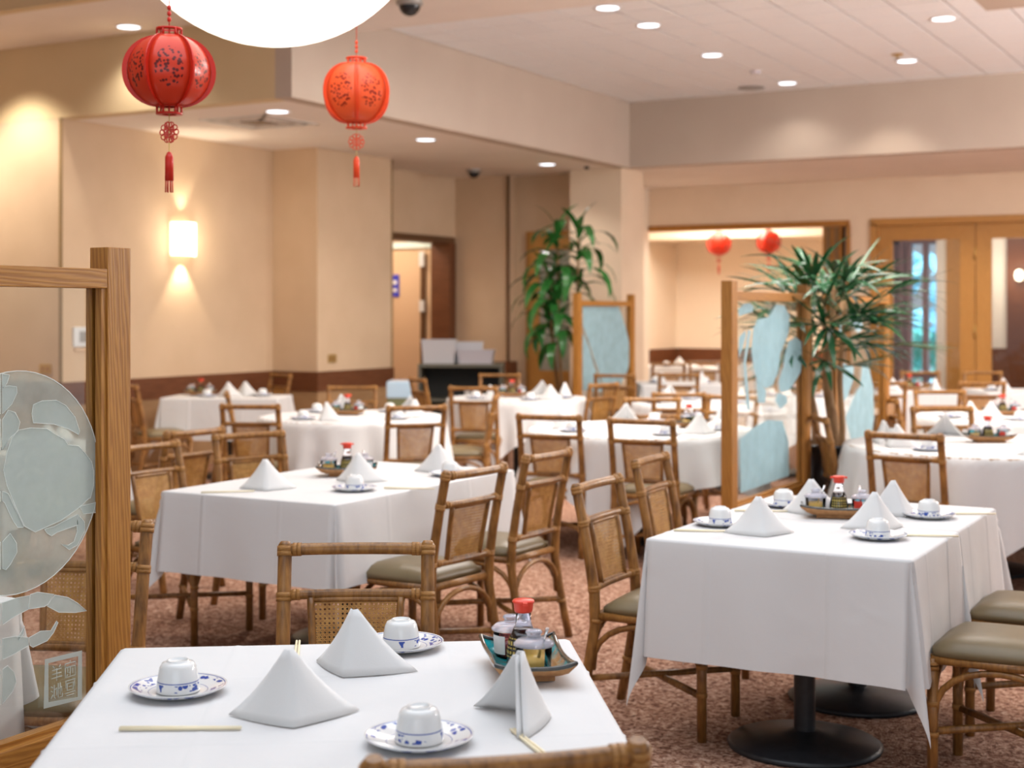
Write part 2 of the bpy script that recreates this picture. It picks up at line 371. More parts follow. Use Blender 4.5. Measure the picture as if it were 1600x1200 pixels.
# far wall with the wide opening and the double doors
WY = 18.85
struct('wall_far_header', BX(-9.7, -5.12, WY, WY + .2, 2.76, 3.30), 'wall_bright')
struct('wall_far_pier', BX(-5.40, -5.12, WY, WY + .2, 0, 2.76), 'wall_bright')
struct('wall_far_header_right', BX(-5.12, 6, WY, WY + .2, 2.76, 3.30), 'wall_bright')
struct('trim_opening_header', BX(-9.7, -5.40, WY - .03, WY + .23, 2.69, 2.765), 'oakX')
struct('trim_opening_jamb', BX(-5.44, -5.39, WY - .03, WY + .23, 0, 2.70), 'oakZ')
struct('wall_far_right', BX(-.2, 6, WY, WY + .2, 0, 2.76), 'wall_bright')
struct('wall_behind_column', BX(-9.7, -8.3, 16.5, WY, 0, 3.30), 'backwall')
# folded panels stacked in the opening
fp = thing('folding_partition', 'wooden slatted folding partition stacked at the right end of the wide opening', 'partition', (-5.52, WY + .02, 0))
for i in range(5):
    BX(-.055 * i - .03, -.055 * i, -.02, .16, .02, 2.68).build('panel', 'bamboo_dark' if i % 2 else 'oakZ', fp)
# ceilings
struct('ceiling_low', BX(-12, -7.30, 9.37, 24.5, Z1, Z1 + .1), 'plaster')
struct('ceiling_low_far', BX(-7.30, 6, 15.97, 24.5, Z1, Z1 + .1), 'plaster')
struct('wall_soffit_long', BX(-7.45, -7.28, 9.35, 16.12, Z1 - .002, Z3 + .05), 'soffit')
struct('wall_soffit_far', BX(-7.28, 6, 15.95, 16.12, Z1 - .002, Z3 + .05), 'soffit')
struct('wall_soffit_left', BX(-12, -7.45, 9.35, 9.5, Z1 - .002, Z2), 'soffit_yellow')
struct('ceiling_plaster_strip', BX(-12, 6, 8.165, 9.35, Z2, Z2 + .1), 'plaster')
struct('ceiling_plaster_border', BX(-7.28, 6, 9.35, 10.28, Z2, Z2 + .12), 'plaster')
struct('wall_coffer_far', BX(-12, 6, 8.15, 8.25, Z2 - .001, 4.5), 'soffit_yellow')
struct('ceiling_coffer', BX(-12, 6, -4, 8.2, 4.5, 4.6), 'plaster')
struct('wall_left_near', BX(-12.2, -12, -4, 9.35, 0, 4.5), 'wall')
struct('ceiling_beam', BX(-2.25, 6, 10.2, 11.62, 3.90, 4.12), 'soffit')
# tiled ceiling: every tile in view a piece of its own
tc = struct('ceiling_tiled', BX(-7.28, 6, 10.28, 15.95, Z3 + .012, Z3 + .1), 'tile_grid')
tm = MB(); T = .42; g = .010
tm.box(g, T - g, g, T - g, 0, .012)
t0 = tm.build('ceiling_tile', 'tile', tc, bev=.003)
n = 0
for i in range(14):
    for j in range(14):
        x, y = -7.28 + i * T, 10.28 + j * T
        if y > 15.6: continue
        if n == 0: o = t0
        else: o = bpy.data.objects.new('ceiling_tile', t0.data); COL.objects.link(o); o.parent = tc
        o.location = (x, y, Z3); n += 1
rest = MB()
for i in range(14, 31):
    for j in range(14): rest.box(-7.28 + i * T + g, -7.28 + (i + 1) * T - g, 10.28 + j * T + g, min(10.28 + (j + 1) * T - g, 15.95), Z3, Z3 + .012)
for i in range(14): rest.box(-7.28 + i * T + g, -7.28 + (i + 1) * T - g, 10.28 + 13 * T + g, 15.95, Z3, Z3 + .012)
rest.build('ceiling_tile_field', 'tile', tc, kind='stuff')

# back room beyond the wide opening
struct('wall_back_room_left', BX(-9.9, -9.70, WY, 23.2, 0, 3.30), 'backwall')
struct('wall_back_room_far', BX(-9.9, -6.2, 23.2, 23.4, 0, 3.30), 'backwall')
struct('wall_back_room_soffit', BX(-9.7, -6.2, 21.6, 23.2, 2.72, 3.30), 'backwall')
DV = Matrix.Translation((-5.50, 19.05, 0)) @ Matrix.Rotation(math.atan2(.78, 4.15), 4, 'Z')
struct('wall_back_room_right', MB().box(-.10, 0, 0, 4.2, 0, 3.3, DV), 'backwall')
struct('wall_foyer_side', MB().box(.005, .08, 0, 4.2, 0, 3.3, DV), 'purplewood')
struct('trim_back_band_left', BX(-9.71, -9.66, WY + .2, 23.2, .70, .92), 'band'); struct('trim_back_dado_left', BX(-9.71, -9.67, WY + .2, 23.2, 0, .70), 'dado')
struct('trim_back_band_far', BX(-9.7, -6.4, 23.15, 23.22, .70, .92), 'band'); struct('trim_back_dado_far', BX(-9.7, -6.4, 23.17, 23.22, 0, .70), 'dado')
light('AREA', (-8.0, 20.3, 3.27), 150, (1, .90, .76), 1.6)
light('SPOT', (-9.0, 21.0, 3.2), 60, (1, .9, .76), .15, (0, R(-25), 0), spot=R(110))

# doors and foyer
def glazed_leaf(x0, x1, z1, name, parent=None, st=.19, y=WY + .06):
    d = struct(name, BX(x0, x0 + st, y, y + .05, .01, z1), 'doorwood', bev=.004)
    struct('stile', BX(x1 - st, x1, y, y + .05, .01, z1), 'doorwood', d, bev=.004)
    struct('top_rail', BX(x0 + st, x1 - st, y, y + .05, z1 - .20, z1), 'doorwoodX', d)
    struct('bottom_rail', BX(x0 + st, x1 - st, y, y + .05, .01, .32), 'doorwoodX', d)
    struct('glass_pane', BX(x0 + st, x1 - st, y + .02, y + .028, .32, z1 - .20), 'doorpane', d)
    for z in (.5, 1.3, 2.3):
        h = MB().tube([(x1 - .003, y - .008, z - .09), (x1 - .003, y - .008, z + .09)], .012, 8); struct('hinge', h, 'brass', d)
    return d
struct('trim_door_frame_left', BX(-5.12, -5.04, WY - .04, WY + .2, 0, 2.70), 'doorwood')
struct('trim_door_frame_top', BX(-5.12, -.2, WY - .04, WY + .2, 2.68, 2.77), 'doorwoodX')
glazed_leaf(-5.04, -3.80, 2.68, 'door_1'); glazed_leaf(-3.79, -2.55, 2.68, 'door_2'); glazed_leaf(-2.54, -1.30, 2.68, 'door_3')
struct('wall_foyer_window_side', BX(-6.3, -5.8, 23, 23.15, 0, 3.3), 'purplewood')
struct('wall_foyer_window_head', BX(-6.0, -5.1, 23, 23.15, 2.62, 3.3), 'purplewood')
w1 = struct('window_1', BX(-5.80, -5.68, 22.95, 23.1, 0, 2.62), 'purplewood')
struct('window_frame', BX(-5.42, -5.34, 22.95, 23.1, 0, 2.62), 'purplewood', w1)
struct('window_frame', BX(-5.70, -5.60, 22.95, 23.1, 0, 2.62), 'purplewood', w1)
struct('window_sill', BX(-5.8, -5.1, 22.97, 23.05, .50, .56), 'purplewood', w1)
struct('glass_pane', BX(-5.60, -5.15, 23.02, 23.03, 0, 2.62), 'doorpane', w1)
struct('wall_foyer_column', BX(-5.15, -5.04, 22.7, 23.1, 0, 3.3), 'cream')
struct('door_foyer', BX(-5.04, -4.80, 22.9, 23.05, 0, 2.7), 'doorwood')
struct('wall_foyer_dark', BX(-4.80, -4.42, 23, 23.1, 0, 3.3), 'darktrim')
struct('wall_foyer_cream', BX(-4.42, -4.06, 22.6, 22.7, 0, 3.3), 'cream')
struct('wall_foyer_wood', BX(-4.06, 2, 22.5, 22.7, 0, 3.3), 'band')
struct('trim_foyer_dado', BX(-4.45, 2, 22.45, 22.5, 0, 1.0), 'band')
fl = MB().lathe([(0, 0), (.05, .02), (.07, .09), (.05, .16), (0, .18)], 12)
tag(fl.build('wall_lamp', 'sconce', loc=(-3.86, 22.38, 2.0)), 'small glowing globe lamp on the dark foyer wall beyond the glass doors', 'lamp')
light('POINT', (-3.86, 22.2, 2.1), 12, WARM, .08)
light('AREA', (-4.2, 21, 3.25), 70, (1, .92, .85), 1.5)
# outdoors past the foyer windows
tag(BX(-16, 6, 24.5, 40, -.1, 0).build('paving', 'pavement', kind='structure'), 'pale blue-grey paving outside the foyer windows', 'paving')
light('AREA', (-6, 30, 7), 6000, (.70, .90, 1), 9)      # added lamp strengthening the sky light over the forecourt
def blob(name, c, r, m, seed, label):
    rnd = random.Random(seed); b = MB()
    for i in range(230):
        u = rnd.uniform(-1, 1); t = rnd.uniform(0, 6.28); q = math.sqrt(1 - u * u)
        p = Vector((c[0] + r[0] * q * math.cos(t), c[1] + r[1] * q * math.sin(t), c[2] + r[2] * u)) + Vector((rnd.uniform(-.2, .2),) * 3)
        a = Vector((rnd.uniform(-1, 1), rnd.uniform(-1, 1), rnd.uniform(-1, 1))).normalized() * rnd.uniform(.12, .28); d = a.orthogonal() * .6
        b.add([p - a, p + d, p + a, p - d], [(0, 1, 2, 3)])
    o = b.build(name, m); tag(o, label, 'plant'); return o
blob('hedge', (-6.9, 27, .75), (2.2, .6, .45), 'foliage', 3, 'low teal-green hedge outside the foyer window')
blob('tree', (-9.2, 30, 3.0), (1.6, 1.4, 1.9), 'foliage2', 4, 'pale leafy tree outside behind the hedge, left window light')
blob('tree', (-6.6, 31, 2.6), (1.3, 1.4, 1.8), 'foliage2', 5, 'pale leafy tree outside behind the hedge, right window light')
# passage behind the left doorway
struct('wall_passage_far', BX(-13, -9.9, 16.3, 16.4, 0, 3.3), 'passage')
struct('wall_passage_left', BX(-13.2, -11.6, 13.9, 16.3, 0, 3.3), 'passage')
struct('ceiling_passage', BX(-13, -9.9, 14.6, 16.3, 2.9, 3.3), 'plaster')
pf = struct('door_passage', BX(-11.0, -10.22, 16.18, 16.24, 0, 2.4), 'passage')
struct('trim_passage_frame', BX(-10.22, -10.12, 16.14, 16.26, 0, 2.46), 'pale_frame'); struct('trim_passage_frame_top', BX(-11.1, -10.12, 16.14, 16.26, 2.40, 2.48), 'pale_frame')
struct('closer_strip', BX(-10.42, -10.36, 16.14, 16.18, .1, 2.3), 'darktrim', pf)
struct('hinge', BX(-10.42, -10.35, 16.11, 16.15, 1.55, 1.7), 'white_metal', pf); struct('hinge', BX(-10.42, -10.35, 16.11, 16.15, 2.15, 2.35), 'white_metal', pf)
sg = thing('door_sign', 'small blue and white sign on the passage door at left', 'sign', (-11.0, 16.165, 1.75))
BX(0, .22, 0, .01, 0, .30).build('sign_plate', 'bluesign', sg)
BX(.03, .19, -.004, 0, .17, .22).build('white_stripe', 'white_print', sg); BX(.03, .19, -.004, 0, .07, .11).build('white_stripe', 'white_print', sg)
light('AREA', (-10.8, 15.3, 2.85), 26, (1, .88, .72), .8)
# small glazed door left of the column
d4 = struct('door_4', BX(-8.80, -8.66, 16.20, 16.25, .02, 2.50), 'doorwood')
struct('stile', BX(-8.22, -8.08, 16.20, 16.25, .02, 2.50), 'doorwood', d4); struct('top_rail', BX(-8.66, -8.22, 16.20, 16.25, 2.34, 2.50), 'doorwoodX', d4)
struct('bottom_rail', BX(-8.66, -8.22, 16.20, 16.25, .02, .80), 'doorwoodX', d4); struct('glass_pane', BX(-8.66, -8.22, 16.22, 16.226, .80, 2.34), 'frost_light', d4)
struct('wall_behind_small_door', BX(-8.9, -8.0, 16.9, 17.0, 0, 3.3), 'cream')
light('POINT', (-8.44, 16.6, 2.6), 8, (1, .95, .9), .1)
# ------------------------------------------------------------------ rattan chair
def bez(p0, p1, p2, n=8):
    p0, p1, p2 = Vector(p0), Vector(p1), Vector(p2)
    return [(1 - t) ** 2 * p0 + 2 * t * (1 - t) * p1 + t * t * p2 for t in [i / n for i in range(n + 1)]]
def make_chair():
    t = thing('rattan_dining_chair', 'chair', 'chair')
    HB = .200                                        # half distance between rear posts
    def post_y(z):                                   # rear post line: splayed foot, upright at seat, raked back
        return -.205 - .075 * max(0, (.42 - z) / .42) ** 1.2 - .085 * max(0, (z - .42) / .48) ** 1.3
    for sx in (-1, 1):
        zz = [0, .12, .25, .38, .5, .62, .74, .86, .895, .905]
        rr = [.019, .0195, .02, .021, .021, .020, .0195, .0195, .0195, .013]
        p = MB().tube([(sx * (HB + .012 * max(0, (.4 - z) / .4)), post_y(z), z) for z in zz], rr, 12).build('rear_post', 'rattan', t)
        w = MB()
        for z in (.885, .872, .76, .75, .52, .510, .40, .17):
            w.tube([(sx * HB, post_y(z - .008), z - .007), (sx * HB, post_y(z + .008), z + .007)], .0222, 12)
        w.build('binding', 'binding', p, kind='stuff')
        l = MB().tube([(sx * .19, .205, 0), (sx * .19, .205, .42)], [.0175, .019], 10).build('leg', 'rattan', t)
        w = MB()
        for z in (.39, .40, .27, .17): w.tube([(sx * .19, .205, z - .008), (sx * .19, .205, z + .008)], .0212, 10)
        w.build('binding', 'binding', l, kind='stuff')
    def rail(z, r, bow, name):
        y0 = post_y(z); pts = [(x * HB, y0 - bow * (1 - x * x), z) for x in [-1 + i / 5 for i in range(11)]]
        o = MB().tube(pts, r, 10).build(name, 'rattan', t); w = MB()
        for sx in (-1, 1):
            for k in (.028, .040): w.tube([(sx * (HB - k - .005), y0 - bow * (1 - ((HB - k) / HB) ** 2), z), (sx * (HB - k + .006), y0 - bow * (1 - ((HB - k) / HB) ** 2), z)], r + .0022, 10)
        w.build('binding', 'binding', o, kind='stuff'); return o
    rail(.882, .0175, .018, 'top_rail'); rail(.760, .014, .016, 'middle_rail'); rail(.515, .014, .012, 'lower_rail')
    # cane panel in its own frame between middle and lower rail
    def pp(x, z): # point in panel surface
        return Vector((x, post_y(z) - .015 * (1 - (x / HB) ** 2) + .004, z))
    w0, w1, z0, z1 = .112, .126, .520, .752
    def hw(z): return w0 + (w1 - w0) * (z - z0) / (z1 - z0)
    fr = MB(); N = 7
    fr.tube([pp(-hw(z0 + (z1 - z0) * i / N), z0 + (z1 - z0) * i / N) for i in range(N + 1)], .011, 8)
    fr.tube([pp(hw(z0 + (z1 - z0) * i / N), z0 + (z1 - z0) * i / N) for i in range(N + 1)], .011, 8)
    fr.tube([pp(x, z1 - .006) for x in [-w1 + 2 * w1 * i / 6 for i in range(7)]], .008, 8)
    fr.tube([pp(x, z0 + .006) for x in [-w0 + 2 * w0 * i / 6 for i in range(7)]], .008, 8)
    fr.build('panel_frame', 'rattan', t)
    ca = MB(); pit = .0125
    def strip(a, b, w=.0016, lift=0, n=4):
        vs = []; d = (Vector(b) - Vector(a)); 
        for i in range(n + 1):
            q = Vector(a) + d * (i / n); e = Vector((-d.y, d.x)).normalized() * w
            for s_ in (1, -1):
                r_ = pp(q.x + s_ * e.x, q.y + s_ * e.y); r_.y += lift; vs.append(r_)
        ca.add(vs, [(2 * i, 2 * i + 1, 2 * i + 3, 2 * i + 2) for i in range(n)], False)
    nz = int((z1 - z0) / pit)
    for i in range(nz):
        z = z0 + pit * (i + .5)
        for dz in (-.0021, .0021): strip((-hw(z), z + dz), (hw(z), z + dz), .0014, .0008)
    nx = int(2 * w1 / pit)
    for i in range(nx):
        x = -w1 + pit * (i + .6)
        for dx in (-.0021, .0021):
            k = (w0 / w1); strip(((x + dx) * k, z0), (x + dx, z1), .0014, -.0008)
    def clipd(x0, sgn):
        a = []; 
        for q in range(41):
            z = z0 + (z1 - z0) * q / 40; x = x0 + sgn * (z - z0)
            if abs(x) <= hw(z): a.append((x, z))
        if len(a) > 2: strip(a[0], a[-1], .0013, .0016 if sgn > 0 else -.0016, 3)
    xx = -w1 - (z1 - z0)
    while xx < w1 + (z1 - z0):
        clipd(xx, 1); clipd(xx, -1); xx += pit
    ca.build('cane_panel', 'cane', t)
    # seat frame, cushion
    sf = MB(); zs = .415
    sf.tube([(-.19, .205, zs), (.19, .205, zs)], .016, 10); sf.tube([(-HB, -.205, zs), (HB, -.205, zs)], .016, 10)
    sf.tube([(-.195, -.2, zs), (-.19, .205, zs)], .016, 10); sf.tube([(.195, -.2, zs), (.19, .205, zs)], .016, 10)
    sf.build('seat_frame', 'rattan', t)
    bm = bmesh.new(); n = 10; vs = {}
    for side in (0, 1):
        for i in range(n + 1):
            for j in range(n + 1):
                a, b = -1 + 2 * i / n, -1 + 2 * j / n
                ed = max(abs(a), abs(b)); rc = 1 - .06 * (abs(a * b)) ** 4
                x = a * (.205 + .005 * b) * rc; y = b * .205 * rc + .012
                z = .428 if not side else .428 + .052 + .012 * (1 - a * a) * (1 - b * b) - (.030 if ed > .999 else (.008 if ed > .79 else 0))
                vs[side, i, j] = bm.verts.new((x, y, z))
    for i in range(n):
        for j in range(n):
            bm.faces.new([vs[1, i, j], vs[1, i + 1, j], vs[1, i + 1, j + 1], vs[1, i, j + 1]]); bm.faces.new([vs[0, i, j], vs[0, i, j + 1], vs[0, i + 1, j + 1], vs[0, i + 1, j]])
    for i in range(n):
        for (a, b) in (((i, 0), (i + 1, 0)), ((i + 1, n), (i, n)), ((0, i + 1), (0, i)), ((n, i), (n, i + 1))):
            bm.faces.new([vs[0, a[0], a[1]], vs[0, b[0], b[1]], vs[1, b[0], b[1]], vs[1, a[0], a[1]]])
    for f in bm.faces: f.smooth = True
    me = bpy.data.meshes.new('seat_cushion'); bm.to_mesh(me); bm.free(); me.materials.append(M['vinyl'])
    o = bpy.data.objects.new('seat_cushion', me); COL.objects.link(o); o.parent = t
    # arched braces under the seat, crossed stretchers
    def arch(a, b, name='arch_brace'):
        a, b = Vector(a), Vector(b); pts = []
        for i in range(13):
            q = math.pi * i / 12; k = (1 - math.cos(q)) / 2
            p = a.lerp(b, k); p.z = a.z + .175 * math.sin(q) ** .75; pts.append(p)
        MB().tube(pts, .0115, 8).build(name, 'rattan', t)
    arch((-.185, .205, .215), (.185, .205, .215)); arch((-.195, -.225, .215), (.195, -.225, .215))
    arch((-.195, -.22, .215), (-.19, .20, .215)); arch((.195, -.22, .215), (.19, .20, .215))
    MB().tube([(-.205, -.25, .165), (.19, .2, .165)], .013, 8).build('cross_stretcher', 'rattan', t)
    MB().tube([(.205, -.25, .180), (-.19, .2, .180)], .013, 8).build('cross_stretcher', 'rattan', t)
    return t
proto = make_chair(); index_tree(proto); first = [True]
def chair_at(p, ang, label, group, s=1.0):
    if first[0]: first[0] = False; c = proto; c.location = p; c.rotation_euler.z = ang; c['label'] = label
    else: c = copy_tree(proto, label, p, ang)
    c['group'] = group; return c
# each: top-rail centre (lat, dep), facing angle in degrees measured from straight ahead, anticlockwise
def chair(lat, dep, face, label, group):
    ang = YAW + R(face); back = Vector((-math.sin(ang), math.cos(ang), 0))   # facing direction
    p = cam2w(lat, dep) + back * .29
    return chair_at(p, ang, label, group)
W_ = -29.2   # facing +Y of the room; +X is W_-90, -X is W_+90
CH = [
 (-.437, 4.05, 182, 'rattan chair across the foreground table, cane back behind the napkins', 'rattan chairs around the foreground table'),
 (-.005, 2.125, 13, 'rattan chair with only its top rail showing at the bottom edge', 'rattan chairs around the foreground table'),
 (-.15, 6.0, W_ + 84, 'rattan chair with olive seat in the centre, right side of the long table', 'rattan chairs around the long linen table'),
 (.17, 6.68, W_ + 88, 'second rattan chair on the right side of the long table, farther back', 'rattan chairs around the long linen table'),
 (.33, 5.58, W_ - 88, 'rattan chair at the left of the right table, nearest the camera', 'rattan chairs around the right double table'),
 (.62, 6.47, W_ - 86, 'rattan chair behind the nearest one, left of the right table', 'rattan chairs around the right double table'),
 (.23, 9.08, -20, 'rattan chair seen from behind at the central round table, left one', 'rattan chairs around the central round table'),
 (.78, 8.72, -24, 'rattan chair seen from behind at the central round table, right one', 'rattan chairs around the central round table'),
 (1.92, 9.0, W_ - 62, 'pale lit rattan chair in front of the black planter', 'rattan chairs around the right round table'),
 (2.10, 7.72, -36, 'rattan chair seen from behind against the right round tablecloth', 'rattan chairs around the right round table'),
 (-1.40, 12.62, 185, 'rattan chair in front of the wall pier, behind the left round table', 'rattan chairs around the left round table'),
 (-.66, 9.98, 20, 'rattan chair seen from behind at the right front of the left round table', 'rattan chairs around the left round table'),
 (-.34, 12.5, -12, 'rattan chair seen from behind left of the rear central table', 'rattan chairs around the rear central table'),
 (-.12, 11.35, 88, 'rattan chair seen edge-on between the left and rear central tables', 'rattan chairs around the left round table'),
 (-2.30, 11.6, -78, 'rattan chair side-on in front of the wall table with the bottle', 'rattan chairs around the left round table'),
 (-1.84, 10.1, -6, 'rattan chair seen from behind at the left end of left round table', 'rattan chairs around the left round table'),
 (-1.42, 7.76, W_ - 112, 'rattan chair behind the left napkin of the long table', 'rattan chairs around the long linen table'),
 (-1.75, 7.95, W_ + 84, 'dark-backed rattan chair back to back with the napkin chair', 'rattan chairs around the left side table'),
 (-1.80, 7.10, W_ - 92, 'rattan chair with bright cane back just right of the big oak post', 'rattan chairs around the long linen table'),
 (-1.33, 4.50, 172, 'rattan chair seen through the crab glass screen', 'rattan chairs around the table behind glass'),
 (-3.42, 12.9, -62, 'rattan chair half hidden behind the big oak post by the wall', 'rattan chairs around the wall table'),
 (-2.42, 15.1, 128, 'rattan chair in the wall corner beside the pier', 'rattan chairs around the wall table'),
 (-.93, 14.1, -66, 'narrow-looking rattan chair beside the olive bin', 'rattan chairs around the rear central table'),
 (-.13, 15.1, 180, 'rattan chair in front of the service cart, behind the rear central table', 'rattan chairs around the rear central table'),
 (.84, 13.1, W_ + 78, 'rattan chair leaning right of the rear central table', 'rattan chairs around the rear central table'),
 (1.07, 15.0, -10, 'rattan chair in front of the farthest frosted screen', 'rattan chairs around the far white table'),
 (1.06, 10.9, 180, 'lit rattan chair facing us behind the central round table', 'rattan chairs around the central round table'),
 (1.34, 11.55, -2, 'rattan chair seen from behind just past the lit facing chair', 'rattan chairs around the middle back table'),
 (1.75, 15.1, 0, 'rattan chair seen from behind below the painting alcove', 'rattan chairs around the far white table'),
 (1.72, 11.2, 150, 'rattan chair partly hidden by the middle screen left post', 'rattan chairs around the middle back table'),
 (2.94, 9.85, 182, 'rattan chair facing us behind the right round table', 'rattan chairs around the right round table'),
 (3.55, 11.95, 180, 'rattan chair facing us behind the second right table', 'rattan chairs around the second right table'),
 (3.46, 13.4, -4, 'rattan chair left of the glass doors seen from behind', 'rattan chairs near the glass doors'),
 (4.38, 13.4, -2, 'rattan chair right of the glass doors seen from behind', 'rattan chairs near the glass doors'),
 (2.81, 10.9, -76, 'dark rattan chair side-on beside the far screen right post', 'rattan chairs around the second right table'),
 (4.45, 15.7, 180, 'rattan chair in front of the bright foyer window', 'rattan chairs near the glass doors'),
 (5.13, 15.7, 180, 'rattan chair in front of the hinged door stiles', 'rattan chairs near the glass doors'),
 (1.90, 4.63, W_ + 90, 'rattan chair with broad olive seat at the right edge, nearest', 'rattan chairs around the right double table'),
 (2.20, 5.19, W_ + 90, 'rattan chair at the right edge behind the broad olive seat', 'rattan chairs around the right double table'),
 (1.98, 18.2, 0, 'rattan chair in the wide opening left, before back room table', 'rattan chairs in the back room'),
 (2.55, 19.0, 178, 'rattan chair in the wide opening, right of the back room table', 'rattan chairs in the back room'),
 (2.40, 14.2, 180, 'rattan chair seen through the middle screen glass', 'rattan chairs around the glass-hidden table'),
 (2.9, 13.6, -60, 'rattan chair between the palm trunks and the far screen', 'rattan chairs around the glass-hidden table'),
]
for a in CH: chair(*a)

# ------------------------------------------------------------------ tables and cloths
TT = .75
def cloth(loc, rz, L, drop, label, kind, hx, hy=None, seed=0, group=None, n=56, fold=.10):
    """square linen draped over a rectangle (hx, hy) or a disc (hx)."""
    rnd = random.Random(seed); ph = [rnd.uniform(0, 6.28) for _ in range(6)]
    Lx, Ly = (hx + drop, hy + drop) if kind == 'rect' else (L, L)
    def axis(L_, h):
        base = [-L_ + 2 * L_ * i / n for i in range(n + 1)]
        if kind == 'rect': base += [c_ + d_ for c_ in (-h * .5, h * .42) for d_ in (-.012, 0, .012)]; base += [-h, h, -h - .006, h + .006, -h - .02, h + .02]
        return sorted(set(round(q, 5) for q in base))
    ax, ay = axis(Lx, hx), axis(Ly, hy or hx)
    vs = []; crx = [round(-hx * .5, 5), round(hx * .42, 5)]; cry = [round(-(hy or hx) * .5, 5), round((hy or hx) * .42, 5)]
    for x in ax:
        for y in ay:
            if kind == 'rect': q = Vector((max(-hx, min(hx, x)), max(-hy, min(hy, y))))
            else:
                l = math.hypot(x, y); q = Vector((x, y)) if l <= hx else Vector((x, y)) * (hx / l)
            e = Vector((x, y)) - q; r = e.length
            cr = .0035 if kind == 'rect' and (x in crx or y in cry) else 0
            if r < 1e-6: vs.append((x, y, cr * .35)); continue
            nrm = e / r; cx = abs(e.x) > 1e-4; cy = abs(e.y) > 1e-4
            rr = min(r, .03); soft = rr * .25; z = -(r - .35 * rr)
            if kind == 'rect' and cx and cy:
                th = math.atan2(abs(e.y), abs(e.x)); dd = (th - math.pi / 4)
                out = .010 + r * (.04 + fold * math.exp(-(dd / .36) ** 2) + .05 * math.cos(6 * dd))
                p = q + nrm * out
                tw = .10 * r * math.sin(dd * 4 + ph[0]); p += Vector((-nrm.y, nrm.x)) * tw * .3
            elif kind == 'rect':
                s_ = (y if cx else x); sw = .5 + .5 * math.sin(s_ * 9 + ph[1]) ; sw2 = math.sin(s_ * 21 + ph[2])
                edge = ((hy - abs(y)) if cx else (hx - abs(x))); near = math.exp(-(edge / .07) ** 2)
                out = .010 + soft * .2 + r * (.05 + .035 * sw + .012 * sw2 + .03 * near) + cr
                p = q + nrm * out
            else:
                th = math.atan2(y, x); k = 10
                out = .008 + soft * .2 + r * (.10 + .14 * (.5 + .5 * math.sin(k * th + ph[3] + .8 * math.sin(3 * th + ph[4]))) + .05 * math.sin(23 * th + ph[5]))
                p = q + nrm * out; z *= 1 - .02
            vs.append((p.x, p.y, z))
    m_ = len(ay); fs = [(i * m_ + j, (i + 1) * m_ + j, (i + 1) * m_ + j + 1, i * m_ + j + 1) for i in range(len(ax) - 1) for j in range(m_ - 1)]
    mb = MB().add(vs, fs, True); o = mb.build('tablecloth', 'cloth', loc=(loc[0], loc[1], TT + .004), rz=rz)
    return tag(o, label, 'tablecloth', group)
def table(lat, dep, kind, hx, hy, yaw, desc, cl_label, drop=.43, L=.95, seed=0, base=True, fold=.10, n=56, w=None):
    p = w if w else cam2w(lat, dep)
    t = thing('dining_table', desc, 'table', p, yaw, 'dining tables')
    if kind == 'rect': BX(-hx, hx, -hy, hy, TT - .03, TT).build('tabletop', 'tabletop', t)
    else: MB().lathe([(0, TT - .03), (hx, TT - .03), (hx, TT), (0, TT)], 40).build('tabletop', 'tabletop', t)
    MB().lathe([(.038, .03), (.038, TT - .03)], 20).build('pedestal', 'iron', t)
    MB().lathe([(0, 0), (.27, 0), (.275, .012), (.26, .022), (.10, .045), (.06, .055), (.045, .06), (0, .06)], 32).build('base', 'iron', t)
    c = cloth(p, yaw, L, drop, cl_label, kind, hx, hy, seed, 'white linen tablecloths', fold=fold, n=n)
    return p
RM = 0.0
TBL = {}
TBL['fg'] = table(0, 0, 'rect', .524, .524, YAW + R(5.2), 'square foreground table under a white cloth', 'white cloth on the foreground table, lit cool white', seed=1, drop=.42, w=cam2w(-.345, 2.93))
TBL['long'] = table(0, 0, 'rect', .465, .75, 0, 'long table left of centre under a white cloth', 'white cloth hanging over the long table left of centre', seed=2, drop=.36, w=Vector((-4.005, 5.58, 0)))
TBL['ra'] = table(0, 0, 'rect', .455, .335, 0, 'nearer table of the right double table', 'white cloth with one long hanging corner on the right table', seed=3, drop=.42, fold=.05, w=Vector((-1.595, 4.995, 0)))
TBL['rb'] = table(0, 0, 'rect', .455, .345, 0, 'farther table of the right double table', 'white cloth bunched in folds behind the hanging corner', seed=14, drop=.42, fold=.16, w=Vector((-1.60, 5.695, 0)))
TBL['lr'] = table(-1.22, 11.0, 'round', .70, None, YAW + R(8), 'left round table before the wall pier', 'white cloth with dipping corners on the left round table', seed=5, L=1.02)
TBL['wall'] = table(-2.68, 13.55, 'rect', .54, .30, YAW - R(4), 'table against the sconce wall', 'white cloth on the table against the sconce wall', seed=6, drop=.40)
TBL['rc'] = table(.05, 13.35, 'round', .64, None, YAW + R(20), 'rear central round table before the service cart', 'white cloth on the round table before the service cart', seed=7, L=.98)
TBL['cr'] = table(.88, 9.80, 'round', .76, None, YAW + R(30), 'central round table left of the middle screen', 'white cloth on the central round table left of the screen', seed=8, L=1.08)
TBL['rr'] = table(2.86, 8.62, 'round', .84, None, YAW + R(12), 'large round table at the right', 'white cloth with deep round folds on the large right table', seed=9, L=1.25)
TBL['r2'] = table(3.68, 10.95, 'round', .60, None, YAW, 'second round table at the right, behind the first', 'white cloth on the second round table at the right', seed=10, L=.95)
TBL['dl'] = table(4.0, 14.55, 'rect', .42, .40, YAW, 'table before the glass doors, left one', 'white cloth on the table before the bright foyer window', seed=11, drop=.43)
TBL['dr'] = table(5.1, 14.55, 'rect', .42, .40, YAW, 'table before the glass doors, right one', 'white cloth on the table at the far right', seed=12, drop=.43)
TBL['ls'] = table(0, 0, 'rect', .46, .46, 0, 'left side table behind the big oak post', 'white cloth just right of the big oak post', seed=13, w=Vector((-6.85, 6.08, 0)))
